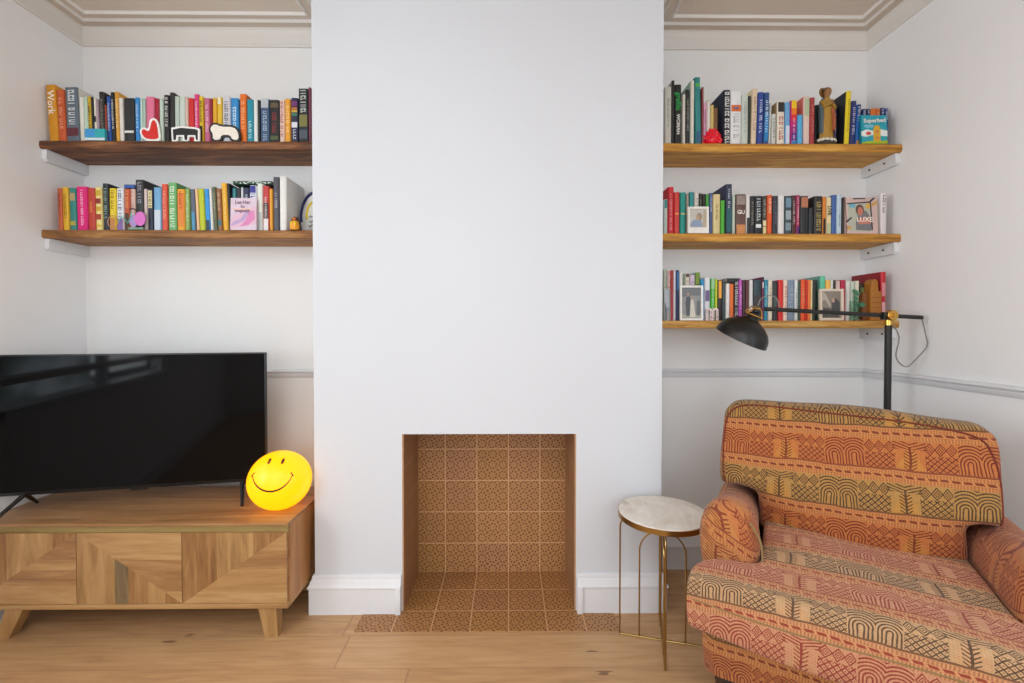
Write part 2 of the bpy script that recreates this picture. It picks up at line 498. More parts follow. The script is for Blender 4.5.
# ------------------------------------------------------------------ media cabinet
GRV = wood('mango_x', '#7a5431', '#a1764a', '#bb9565', 'X', 1.3, .45)
GRZ = wood('mango_z', '#6f4a2a', '#976c40', '#b58c5c', 'Z', 1.3, .45)
GRX2 = wood('mango_x_light', '#946b3f', '#b38a58', '#c7a473', 'X', 1.2, .45)
GRZ2 = wood('mango_z_light', '#85613b', '#a98150', '#c09a68', 'Z', 1.2, .45)
GRD = wood('mango_grey', '#5a4a38', '#7e6a4c', '#a88a5e', 'Z', 1.2, .45)
TOPW = wood('mango_top', '#78512f', '#a1754a', '#bb9166', 'X', .9, .38)
SIDEW = wood('mango_side', '#8f5f35', '#b57f4d', '#cb9c6b', 'Z', 1.0, .45)
BRASSY = wood('recess_rail', '#786434', '#957f4b', '#a8935e', 'X', .8, .45)
CY = 1.69
cx1 = P(287.6, 560, CY).x; cx0 = cx1 - 1.185
cz1 = P(200, 523.6, CY).z; cz0 = P(200, 609.2, CY).z
CD = .40
tv_unit = thing('media_cabinet', 'low mango wood media cabinet with patchwork doors, under the television', 'cabinet', (cx0, CY, 0))
W_ = cx1-cx0; t = .018
mb = MB(); mb.box(0, W_, 0, CD, cz1-.011, cz1, 0, .002); mb.build('top', TOPW, tv_unit)
mb = MB(); mb.box(0, W_, 0, CD, cz0, cz0+t, 0, .002); mb.build('bottom_board', GRX2, tv_unit)
for x in (0, W_-t): MB().box(x, x+t, .0225, CD, cz0+t, cz1-.0112).build('side_panel', SIDEW, tv_unit)
MB().box(t, W_-t, CD-.01, CD, cz0+t, cz1-t).build('back_panel', GRZ, tv_unit)
MB().box(.003, W_-.003, .010, .022, cz1-.011-.034, cz1-.0112).build('recessed_rail', BRASSY, tv_unit)
def clip(poly, a, b, c):                  # keep a*x+b*z+c >= 0
    out = []
    for i in range(len(poly)):
        p, q = poly[i], poly[(i+1) % len(poly)]
        fp, fq = a*p[0]+b*p[1]+c, a*q[0]+b*q[1]+c
        if fp >= 0: out.append(p)
        if (fp >= 0) != (fq >= 0):
            s = fp/(fp-fq); out.append((p[0]+(q[0]-p[0])*s, p[1]+(q[1]-p[1])*s))
    return out
dz0, dz1 = cz0+t+.002, cz1-.011-.025
dw = (W_-.008)/3
for k in range(3):
    x0, x1 = .004+dw*k+.0012, .004+dw*(k+1)-.0012
    mb = MB(); mb.box(x0, x1, .004, .021, dz0, dz1, 0)
    w_, h_ = x1-x0, dz1-dz0
    rc = [(0, 0), (w_, 0), (w_, h_), (0, h_)]
    if k == 1: D = (h_, w_, -h_*w_)        # the '\' mitre
    else: D = (-h_, w_, 0)                 # the '/' mitre
    up = lambda p: clip(p, *D); dn = lambda p: clip(p, -D[0], -D[1], -D[2])
    st = []
    if k == 1:
        vs_ = [(0, .36, 3), (.36, .49, 4), (.49, .68, 1), (.68, .84, 3), (.84, 1, 1)]
        hs = [(0, .17, 2), (.17, .62, 0), (.62, 1, 2)]
    elif k == 2:
        vs_ = [(0, .33, 1), (.33, .68, 3), (.68, 1, 1)]
        hs = [(0, .48, 2), (.48, .74, 0), (.74, 1, 2)]
    else:
        vs_ = [(0, .34, 1), (.34, .5, 3), (.5, .78, 3), (.78, 1, 1)]
        hs = [(0, .26, 2), (.26, .48, 0), (.48, .62, 2), (.62, 1, 0)]
    vtop = (k != 1)
    for a, b_, mi in vs_:
        s = clip(clip(rc, 1, 0, -a*w_), -1, 0, b_*w_)
        st.append((up(s) if vtop else dn(s), mi))
    for a, b_, mi in hs:
        s = clip(clip(rc, 0, 1, -a*h_), 0, -1, b_*h_)
        st.append((dn(s) if vtop else up(s), mi))
    for poly, mi in st:
        if len(poly) >= 3: mb.prism([(x0+p[0], dz0+p[1]) for p in poly], .0033, .0045, 'xz', mi)
    mb.build('door', [GRV, GRZ, GRX2, GRZ2, GRD], tv_unit, smooth=0)
for (xx, dx) in ((.155, -.055), (W_-.085, .012)):
    for yy in (.035, CD-.06):
        mb = MB(); zt = cz0
        a = .034; b_ = .024
        top = [(xx-a, yy-a*.7), (xx+a, yy-a*.7), (xx+a, yy+a*.7), (xx-a, yy+a*.7)]
        bot = [(xx+dx-b_, yy-b_*.7), (xx+dx+b_, yy-b_*.7), (xx+dx+b_, yy+b_*.7), (xx+dx-b_, yy+b_*.7)]
        A = [mb.bm.verts.new((*p, 0)) for p in bot]; B = [mb.bm.verts.new((*p, zt)) for p in top]
        mb.bm.faces.new(A[::-1]); mb.bm.faces.new(B)
        for i in range(4): mb.bm.faces.new((A[i], A[(i+1) % 4], B[(i+1) % 4], B[i]))
        mb.build('leg', GRZ2, tv_unit, smooth=0)

# ------------------------------------------------------------------ television
BLK = paint('#0b0b0c', .35, name='black_plastic')
SCR, _, b = newmat('switched_off_screen', .06); b.inputs['Base Color'].default_value = (.0025, .0025, .003, 1); b.inputs['Specular IOR Level'].default_value = .14
tr = P(266.3, 420, 1.95); tl_dir = math.atan2(1.95-1.765, .95)
tvw = .965; tzb = P(266, 480.5, 1.95).z; tzt = P(266, 352.3, 1.95).z
hgt = tzt-tzb
a0 = Vector((tr.x, 1.95, 0)) - Vector((math.cos(tl_dir), math.sin(tl_dir), 0))*tvw
tv = thing('television', 'flat black switched-off television standing on the wooden cabinet', 'television', (a0.x, a0.y, cz1), tl_dir)
zb_ = tzb-cz1
MB().box(0, tvw, 0, .018, zb_, zb_+hgt, 0, .003).box(.18, tvw-.18, .016, .055, zb_+.03, zb_+.3, 0, .008).build('casing', BLK, tv)
MB().box(.006, tvw-.006, -.0012, .0005, zb_+.014, zb_+hgt-.006).build('screen', SCR, tv, smooth=0)
MB().box(tvw*.5-.03, tvw*.5+.03, -.0005, .012, zb_-.006, zb_+.001, 0, .001).build('sensor', BLK, tv)
for xx, sg in ((.085, -1), (tvw-.100, 1)):
    mb = MB()
    for yy, dx in ((-.105, sg*.035), (.105, sg*.035)):
        mb.tube([(xx, .012, zb_+.004), (xx+dx*.2, .012+yy*.2, zb_-.012), (xx+dx, .012+yy, .006)], [.010, .0085, .006], 8)
    mb.build('foot', BLK, tv)

# ------------------------------------------------------------------ smiley lamp
SM, nt, b = newmat('glowing_yellow_vinyl', .35)
b.inputs['Base Color'].default_value = lin('#b58a00'); b.inputs['Emission Color'].default_value = (1, .37, 0, 1); b.inputs['Emission Strength'].default_value = 1.6
INK = paint('#141005', .5, name='black_print')
rx, ry, rz_ = .119, .108, .116
lc = P(280, 479.5, 1.83)
lamp = thing('smiley_lamp', 'glowing yellow round lamp with a black smiling face on the cabinet', 'lamp', (lc.x, 1.83, cz1), .44)
TILT = Matrix.Rotation(-.27, 4, 'X') @ Matrix.Rotation(math.radians(7), 4, 'Y')
hz = math.sqrt(sum((TILT[2][i]*r_)**2 for i, r_ in enumerate((rx, ry, rz_)))) + .001
MB().ball((0, 0, hz), (rx, ry, rz_), seg=48, M=TILT).build('globe', SM, lamp, smooth=80)
def onglobe(u, v, off=.0006):             # u, v in radii on the front
    y = -math.sqrt(max(.02, 1-u*u-v*v))
    n = Vector((u/rx, y/ry, v/rz_)).normalized()
    p = Vector((u*rx, y*ry, v*rz_)) + n*off
    return (TILT @ p) + Vector((0, 0, hz))
def patch(name, outline, parent):
    mb = MB(); fr = [mb.bm.verts.new(onglobe(*p)) for p in outline]; mb.bm.faces.new(fr)
    return mb.build(name, INK, parent, smooth=0, fix=False)
for ex_ in (-.37, .03):
    cz_ = .62
    pts = [(ex_+.045*math.cos(q)+.022*math.sin(q), cz_+.10*math.sin(q)) for q in [2*PI*i/20 for i in range(20)]]
    patch('eye', pts, lamp)
mb = MB(); arc = []
for i in range(29):
    q = i/28; ang = PI*(1.08 + .84*q)
    arc.append(onglobe(-.22+.60*math.cos(ang), .34+.68*math.sin(ang), .0008))
mb.tube(arc, [.0012+.0022*math.sin(PI*i/28) for i in range(29)], 6)
for (u, v, s) in ((-.805, .18, 1), (.365, .18, -1)):
    mb.tube([onglobe(u-.03*s, v-.05), onglobe(u, v), onglobe(u+.055*s, v+.07)], .0022, 6)
mb.build('mouth', INK, lamp)
MB().tube([(0.02, .09, .02), (.05, .15, .006), (.075, .2, .004), (.085, .27, .004)], .003, 6).build('cable', paint('#e8e4da', .5), lamp)

# ------------------------------------------------------------------ side table
BR_, nt, b = newmat('brushed_brass', .28, 1); b.inputs['Base Color'].default_value = lin('#a5854e')
def marble():
    m, nt, b = newmat('cream_marble', .3)
    co = coords(); n = noise(co, 6, 6, .6, 1.5); n2 = noise(mapping(co, (9, 3, 3)), 2, 5, .6, 1)
    link(ramp(n*.6+n2*.4, [(.3, '#b9a892'), (.45, '#d9cfc2'), (.6, '#e9e3da')]), b.inputs['Base Color'])
    return m
tcen = Vector((.580, 1.676))
tab = thing('side_table', 'small round marble-topped side table with thin brass wire legs', 'table', (tcen.x, tcen.y, 0), math.radians(-15))
tz = P(664, 511.5, 1.674).z; R_ = .1635
MB().lathe([(0, tz-.012), (R_-.002, tz-.012), (R_-.002, tz-.002), (R_-.004, tz), (0, tz)], 64).build('table_top', marble(), tab, smooth=30)
MB().lathe([(R_-.006, tz-.022), (R_, tz-.022), (R_, tz-.003), (R_-.0015, tz-.003), (R_-.0015, tz-.012), (R_-.006, tz-.012), (R_-.006, tz-.022)], 64).build('rim', BR_, tab, smooth=30)
def arch(r, zt, base=True):
    pts = [(-r, 0, .004)]
    c = r if r < .1 else .05
    pts += [(-r, 0, zt-c)]
    for i in range(1, 9):
        q = PI/2*i/8
        pts.append((-r+c-c*math.cos(q), 0, zt-c+c*math.sin(q)))
    pts2 = [(-p[0], 0, p[2]) for p in reversed(pts)]
    if r < .1: pts2 = pts2[1:]
    return pts + pts2
for rz in (0, PI/2):
    M = Matrix.Rotation(rz, 4, 'Z'); mb = MB()
    mb.tube([M @ Vector(p) for p in arch(.155, tz-.024)], .0032, 8)
    mb.tube([M @ Vector(p) for p in arch(.083, tz-.075)], .0032, 8)
    mb.tube([M @ Vector((-.155, 0, .0035)), M @ Vector((.155, 0, .0035))], .0032, 8)
    mb.build('leg_frame', BR_, tab)

# ------------------------------------------------------------------ floor lamp
LB = paint('#121110', .32, name='black_lacquer')
LBm = paint('#191817', .45, name='black_tube')
BRA, nt, b = newmat('polished_brass', .22, 1); b.inputs['Base Color'].default_value = lin('#d8ac58')
LY = 1.85
hub = P(888.5, 315.5, LY)
fl = thing('floor_lamp', 'black reading lamp with a long arm and brass joints, behind the armchair', 'lamp', (hub.x, LY, 0))
MB().lathe([(0, 0), (.13, 0), (.135, .006), (.13, .018), (.03, .026), (.014, .03), (0, .03)], 40).build('base', LB, fl)
MB().tube([(0, 0, .02), (0, 0, hub.z-.03)], .0125, 14).build('pole', LBm, fl)
def rel(px, py, dy=0):
    p = P(px, py, LY+dy); return Vector((p.x-hub.x, dy, p.z))
MB().tube([(0, 0, hub.z-.04), (0, 0, hub.z-.012)], .0155, 16).build('collar', BRA, fl)
dsk = MB().lathe([(0, .014), (.019, .014), (.022, .011), (.022, -.011), (.019, -.014), (0, -.014)], 28, T(0, -.012, hub.z) @ Matrix.Rotation(PI/2, 4, 'X')).build('joint', BRA, fl)
MB().lathe([(0, .006), (.008, .006), (.009, 0), (0, 0)], 16, T(0, -.026, hub.z) @ Matrix.Rotation(PI/2, 4, 'X')).build('screw', BRA, dsk)
MB().box(-.034, -.012, -.018, .004, hub.z-.018, hub.z+.014, 0, .004).build('clamp', LB, fl)
aL, aR = rel(765, 309), rel(922, 317.5)
MB().tube([aL, aR], .0085, 12).build('arm', LBm, fl)
nk = rel(754.5, 314); rc_ = rel(744.3, 339.5)
ax = (rc_-nk) + Vector((0, .034, 0)); L = (rc_-nk).length*.98; ax.normalize()
yq = Vector((0, 1, 0)); xq = yq.cross(ax).normalized(); yq = ax.cross(xq)
SHM = Matrix.Translation(nk) @ Matrix((xq, yq, ax)).transposed().to_4x4()
pr = [(.0, -.004), (.022, -.004), (.024, .0), (.024, .018), (.030, .024), (.043, .030), (.064, .042), (.084, .059), (.097, .078), (.102, .092), (.1055, L+.004), (.104, L+.004), (.0995, .091), (.094, .078), (.081, .061), (.062, .045), (.038, .034), (0, .032)]
shade = MB().lathe(pr, 48, SHM).build('lamp_shade', LB, fl, smooth=50)
MB().ball(SHM @ Vector((0, 0, .06)), .028).build('bulb', paint('#efe9dc', .4), shade)
mb = MB(); mb.tube([SHM @ Vector((.034*math.cos(q), .034*math.sin(q), .004)) for q in [2*PI*i/28 for i in range(28)]], .003, 8, closed=True)
for s in (-1, 1): mb.tube([SHM @ Vector((.033, s*.012, .004)), SHM @ Vector((.02, s*.016, -.022)), SHM @ Vector((-.006, s*.014, -.028))], .003, 8)
mb.tube([SHM @ Vector((-.034, 0, .004)), SHM @ Vector((-.02, 0, -.018)), SHM @ Vector((0, 0, -.03))], .003, 8)
mb.build('joint_ring', BRA, fl)
MB().ball(SHM @ Vector((0, 0, -.014)), .016).build('knuckle', LB, fl)
CABM = paint('#85817c', .6, name='grey_fabric_cable')
def smoothpath(pts, n=8):
    pts = [Vector(p) for p in pts]; out = []
    for i in range(len(pts)-1):
        p0, p1, p2, p3 = pts[max(i-1, 0)], pts[i], pts[i+1], pts[min(i+2, len(pts)-1)]
        for k in range(n):
            t_ = k/n
            out.append(.5*((2*p1)+(p2-p0)*t_+(2*p0-5*p1+4*p2-p3)*t_**2+(3*p1-p0-3*p2+p3)*t_**3))
    return out+[pts[-1]]
MB().tube(smoothpath([rel(922, 318), rel(925.5, 334), rel(927, 346), rel(918, 357), rel(908, 366.5), rel(900, 363.5), rel(896, 355), rel(899, 338), rel(894.5, 327), rel(890, 323, .01)]), .0024, 6).build('cable', CABM, fl)
MB().tube(smoothpath([rel(758, 306), rel(761, 299), rel(768, 295.5), rel(775, 297), rel(778.5, 303), rel(779.5, 309)]), .0022, 6).build('lead', CABM, fl)

# ------------------------------------------------------------------ armchair
def fabric(name, red, redline, tan, tanline, band0, H=.125, off=0.0, per=.33, gold='#d0923a', amt=.62):
    m, nt, b = newmat(name, .88)
    uvn = node('ShaderNodeUVMap'); U, V, _z = xyz(uvn.outputs[0])
    wob = noise(vec(U, V), 12, 3); wob2 = noise(vec(U + 5.0, V), 12, 3)
    U = U + (wob-.5)*.016; V = V + (wob2-.5)*.012
    k = V/H + off; band = k.floor(); s = k.fract(); alt = ((band + band0).mod(2)).gt(.5)
    Hm = H*.68
    t = ((s-.32)/.68); tz_ = t*Hm                    # height inside the motif field, metres
    ua = ((U/per + alt*.06).fract()-.5).abs()*per    # distance from the tree's trunk
    motif = s.gt(.32)
    def band_(x, lo, hi): return x.gt(lo)*x.lt(hi)
    # tree
    inT = ua.lt((1.0 - t*1.15)*.036)*t.lt(.72)
    trunk = ua.lt(.0028)*t.lt(.8)
    ribs = (((tz_ - ua*.7)/.010).fract()).gt(.62)*ua.lt(.016)*t.lt(.66)
    frond = band_(t, .70, .97)*ua.lt(.042)*(((tz_ - ua*.35)/.0085).fract().gt(.58))
    # lattice
    la = (((ua + tz_)/.0165).fract()-.5).abs().gt(.37); lb = (((ua - tz_)/.0165).fract()-.5).abs().gt(.37)
    latr = band_(ua, .036, .112)*t.lt(.55)*(1-inT)
    dots = ((((ua + tz_)/.0165).fract()-.5).abs().lt(.1)) * ((((ua - tz_)/.0165).fract()-.5).abs().lt(.1))
    lat = (la.max(lb).max(dots))*latr
    # little houses above the lattice
    hu = ((ua-.036)/.0253).fract()-.5; hv = (t-.76)*Hm/.0253
    rr = (hu.abs() + hv.abs()*.8)
    hr = band_(ua, .036, .112)*t.gt(.53)
    house = ((rr-.5).abs().lt(.07) + (rr-.26).abs().lt(.05) + rr.lt(.09)).min(1)*hr
    # nested arches
    au = (ua-.1385); av = (tz_-.03).max(0)
    ar = (au*au + av*av*.8).sqrt()
    arch_ = ((ar/.0078).fract().gt(.55))*band_(ua, .114, .2)*t.lt(.98)
    lines = (trunk + ribs + frond + lat + house + arch_).min(1)*motif
    # bands of ticks, the chain and the dark line
    tick = ((U/.0075).fract().gt(.55))*(s.lt(.10) + band_(s, .185, .26)).min(1)
    chain = band_(s, .115, .172)*((U/.026 + s*3).fract().gt(.28))
    dark = band_(s, .275, .32)
    g_tan = mix(inT*motif*.55, tan, gold); g_red = mix(inT*motif*.55, red, gold)
    n = noise(vec(U, V), 60, 4, .7); n2 = noise(vec(U, V), 7, 3)
    ground = mix(alt, g_red, g_tan)
    ground = mix(n2*.3, ground, gold)
    line = mix(alt, redline, tanline)
    lo = mix((1-motif), ground, mix(.45, red, '#d0985a'))
    col = mix(lines*amt*(n*.9 + .55).min(1), lo, line)
    col = mix(dark*.75, col, line)
    col = mix((tick*.5), col, '#6d3f26')
    col = mix(chain*.85, col, redline)
    stitch = ((U/.0066).fract().gt(.5))*((V/.0066).fract().gt(.5))
    col = mix(stitch*.22, col, redline)
    col = mix((n-.3)*.9, col, '#d9ac74', 'MULTIPLY')
    link(col, b.inputs['Base Color'])
    weave = ((U/.004).fract()-.5).abs() + ((V/.004).fract()-.5).abs()
    bump(b, weave + lines*.6 + n*.8, .4, .0015)
    b.inputs['Sheen Weight'].default_value = .12
    return m
FB = fabric('ikat_back', '#bb6e3a', '#640f0a', '#aa8449', '#2a1f12', 0, off=.44, gold='#c08a38', amt=.9)
FS = fabric('ikat_seat_faded', '#c99474', '#8a1a16', '#bd9d75', '#352b1f', 0, off=.10, gold='#c79c70', amt=.9)
FA = fabric('ikat_arm', '#be7442', '#741a10', '#b87c49', '#6e1f12', 0, off=.25, gold='#c08c4c', amt=.85)
FBASE = fabric('ikat_base', '#ac6c3c', '#62140e', '#a0794a', '#271c10', 1, off=.30, gold='#ba8438', amt=.9)
PIPE = paint('#6e2818', .8, name='piping_cord'); PIPE2 = paint('#8a7148', .8, name='tan_piping_cord')
TH = math.radians(-31)
D0 = Vector((.515, 1.28, 0)); ex = Vector((math.cos(TH), math.sin(TH), 0)); ey = Vector((-ex.y, ex.x, 0))
HW = .44
org = D0 + ex*HW; CK = .962
ch = thing('armchair', 'orange and red patterned upholstered armchair in the right corner', 'armchair', (org*1.011*CK).to_tuple()[:2] + (CAM.z*(1-CK),), TH)
ch.scale = (1.011*CK,)*3

def cage(grid, ny):
    """closed cage from nested lists: grid[i] is one closed ring of points; capped at both ends"""
    mb = MB(); R = [[mb.bm.verts.new(p) for p in r] for r in grid]
    for A, B in zip(R, R[1:]):
        n = len(A)
        for k in range(n): mb.bm.faces.new((A[k], A[(k+1) % n], B[(k+1) % n], B[k]))
    return mb, R
def slab_cage(cols, rows, inside, f):
    """box-like cage over a plan grid: cells kept where inside(i,j); f(i,j,side) -> point"""
    mb = MB(); vt, vb = {}, {}
    def g(d, i, j, s):
        if (i, j) not in d: d[(i, j)] = mb.bm.verts.new(f(i, j, s))
        return d[(i, j)]
    cells = {(i, j) for i in range(cols) for j in range(rows) if inside(i, j)}
    for i, j in cells:
        c4 = ((i, j), (i+1, j), (i+1, j+1), (i, j+1))
        mb.bm.faces.new([g(vt, a, b_, 1) for a, b_ in c4]); mb.bm.faces.new([g(vb, a, b_, 0) for a, b_ in c4[::-1]])
        for (a, b_), nb in (((0, 1), (i, j-1)), ((1, 2), (i+1, j)), ((2, 3), (i, j+1)), ((3, 0), (i-1, j))):
            if nb not in cells:
                p, q = c4[a], c4[b_]
                mb.bm.faces.new((vt[p], vb[p], vb[q], vt[q])) if p in vt else None
    return mb
# seat cushion: T-shaped, wrapping in front of the arms
sx = [-.445, -.43, -.285, -.25, 0, .25, .285, .43, .445]; sy = [-.012, .02, .12, .155, .30, .47, .50]
ztop, zlow = .452, .300
def seatp(i, j, s):
    x, y = sx[i], sy[j]
    if j >= 3 and abs(x) > .255: x = .280 if x > 0 else -.262
    e = 1 - (abs(x)/.445)**2.2
    crown = .034*e*(1-((y-.25)/.36)**2*.8) + .02*max(0, y-.1)/.4
    if j <= 1: y = y - .026*e*(1 if j == 0 else .6)
    if not s and j == 0: y += .012
    return (x, y, (ztop+crown) if s else (zlow - .010*e))
seat_in = lambda i, j: (j < 3) or (2 <= i < 6)
mb = slab_cage(8, 6, seat_in, seatp)
uv_seat = lambda p: (p.x, p.y + p.z*1.0)
def lumpy_seat(p):
    return Vector((p.x, p.y + .004*math.sin(13*p.x+1), p.z + .005*math.sin(9*p.x+.5)*math.cos(8*p.y) + .003*math.sin(17*p.x+11*p.y)))
seat = subsurf(mb, 3, 'seat_cushion', FS, uv_seat, ch, lumpy_seat)
# base
bw = HW-.036
prof = [(.136, 0), (.138, -.012), (.22, -.022), (.285, -.012), (.32, .02)]
def rr_(x0, x1, y0, y1, r, k=5):
    o = []
    for cx, cy, a in ((x1-r, y0+r, -PI/2), (x1-r, y1-r, 0), (x0+r, y1-r, PI/2), (x0+r, y0+r, PI)):
        for i in range(k+1): q = a+PI/2*i/k; o.append((cx+r*math.cos(q), cy+r*math.sin(q)))
    return o
rings = []
for z, o in prof:
    pl_ = rr_(-bw+o*.6, bw-o*.6, .088+o, .72, .05)
    rings.append([(x, y, z) for x, y in pl_])
mb, R = cage(rings, 0)
mb.bm.faces.new(R[0][::-1]); mb.bm.faces.new(R[-1])
base = mb.build('base', FBASE, ch, smooth=70)
me = base.data; uv = me.uv_layers.new(name='UVMap')
for lp in me.loops:
    c = me.vertices[lp.vertex_index].co; uv.data[lp.index].uv = (c.x + (c.y if abs(c.x) > bw-.02 else 0), c.z)
# arms: fat egg-shaped rolls over narrower panels
def armp(sg):
    sec = [(-.262, .33), (-.257, .42), (-.250, .49), (-.262, .555), (-.305, .606), (-.360, .610), (-.412, .575), (-.434, .505), (-.428, .43), (-.405, .36), (-.395, .20), (-.27, .20)]
    cx = -.342
    ys = [(.138, .42), (.148, .76), (.180, .97), (.24, .99), (.32, .88), (.46, .84), (.60, .84), (.69, .84), (.70, .7)]
    if sg > 0: ys = [(y, k if y < .3 else max(k, .97)) for y, k in ys]
    g = []
    for y, k in ys:
        zc = .475
        dz_ = .028*max(0, 1-max(0, y-.18)/.25) - .02*min(1, max(0, y-.25)/.2)
        g.append([((cx+(x-cx)*k) - .008, y, (zc+(z-zc)*(k if z > .33 else 1.0)) + (dz_ if z > .5 else 0)) for x, z in sec])
    if sg > 0: g = [[(-x + .010, y, z) for x, y, z in r][::-1] for r in g]
    mb, R = cage(g, 0)
    mb.bm.faces.new(R[0][::-1]); mb.bm.faces.new(R[-1])
    if sg < 0: uvf = lambda p: (p.y + p.x*.85, p.z*.95 + (p.x+.34)*.55*(1 if p.y < .2 else .8))
    else: uvf = lambda p: (p.y - p.x*.5, p.z*.95 - (p.x-.34)*.75)
    return subsurf(mb, 3, 'armrest', FA, uvf, ch)
aL_ = armp(-1); aR_ = armp(1)
MB().tube(smoothpath([(-.272, .158, .42), (-.257, .156, .47), (-.262, .156, .53), (-.29, .156, .58)], 6), .0035, 6).build('piping', PIPE2, aL_)
# back cushion: wide ears above the arms, narrower between them
bz = [.45, .47, .54, .588, .64, .77, .862, .888]; bx = [-.405, -.37, -.285, -.12, 0, .12, .275, .322, .350]
def backp(i, j, s):
    x, z = bx[i], bz[j]
    if j <= 2: x = max(-.285, min(.300, x))
    e = max(0, 1-(abs(x)/.42)**2.5); ez = max(0, 1-((z-.67)/.24)**2)
    yc = .470 + (z-.45)*.27
    if j >= 6: z = z - .022*(abs(x)/.4)**4 - .045*max(0, x)**1.2 + (.008 if x < 0 else 0)
    if j == 7 and i in (0, 8): x = x*.93; z -= .016
    if j == 3 and i in (0, 8): z -= .012
    th_ = .050 + .042*e*ez
    th_ += .020*e*max(0, 1-((z-.60)/.13)**2)
    return (x, yc - th_ if s else yc + th_*.8 + .02, z)
mb = slab_cage(8, 7, lambda i, j: j >= 3 or 2 <= i < 6, backp)
def lumpy_back(p):
    return Vector((p.x + .004*math.sin(17*p.z), p.y + .006*math.sin(10*p.x+2)*math.sin(11*p.z), p.z + .0045*math.sin(15*p.x+1.2)*(1 if p.z > .78 else .5)))
back = subsurf(mb, 3, 'back_cushion', FB, lambda p: (p.x*1.0 + .03, p.z*1.02 + max(0, p.y-.58)*.9 - p.x*.03), ch, lumpy_back)
from mathutils.bvhtree import BVHTree
def onto(ob, pts, d, off=.0015):
    me = ob.data; bv = BVHTree.FromPolygons([v.co.copy() for v in me.vertices], [tuple(p.vertices) for p in me.polygons])
    out = []
    for p in pts:
        p = Vector(p); h = bv.ray_cast(p - Vector(d)*1.0, Vector(d))
        if h[0] is not None: out.append(h[0] + h[1]*off*(1 if h[1].dot(Vector(d)) < 0 else -1))
    return out
pp = [(-.385, 0, .60), (-.392, 0, .66), (-.392, 0, .76), (-.38, 0, .835), (-.345, 0, .868), (-.27, 0, .877), (-.1, 0, .872), (.1, 0, .864), (.24, 0, .848), (.305, 0, .828), (.325, 0, .79), (.335, 0, .73), (.335, 0, .65), (.33, 0, .60)]
MB().tube(onto(back, smoothpath(pp, 5), (0, 1, 0), .0005), .0032, 6).build('piping', PIPE, back)
MB().tube(onto(seat, [(-.425+.85*q/60, 0, .392) for q in range(61)], (0, 1, 0), .0003), .0022, 6).build('piping', PIPE2, seat)
# frame of the back
mb, R = cage([[(x, y, z) for x, y in rr_(-w2, w2, .58+o, .735, .04)] for z, w2, o in ((.19, .36, 0), (.5, .37, .02), (.74, .36, .05), (.775, .34, .06))], 0)
mb.bm.faces.new(R[0][::-1]); mb.bm.faces.new(R[-1])
bf = mb.build('back_frame', FBASE, ch, smooth=60)
uv = bf.data.uv_layers.new(name='UVMap')
for lp in bf.data.loops:
    c = bf.data.vertices[lp.vertex_index].co; uv.data[lp.index].uv = (c.x, c.z)
LZ = -CAM.z*(1-CK)/(1.011*CK)
LEG = wood('dark_turned_wood', '#120a08', '#2a1811', '#41281b', 'Z', 2, .3)
for x in (-bw+.055, bw-.055):
    for y in (.135, .66):
        MB().lathe([(0, LZ), (.016, LZ), (.02, LZ+.006), (.024, .01), (.03, .075), (.034, .11), (.026, .125), (.036, .14), (.036, .173), (0, .173)], 20, T(x, y, 0)).build('leg', LEG, ch)
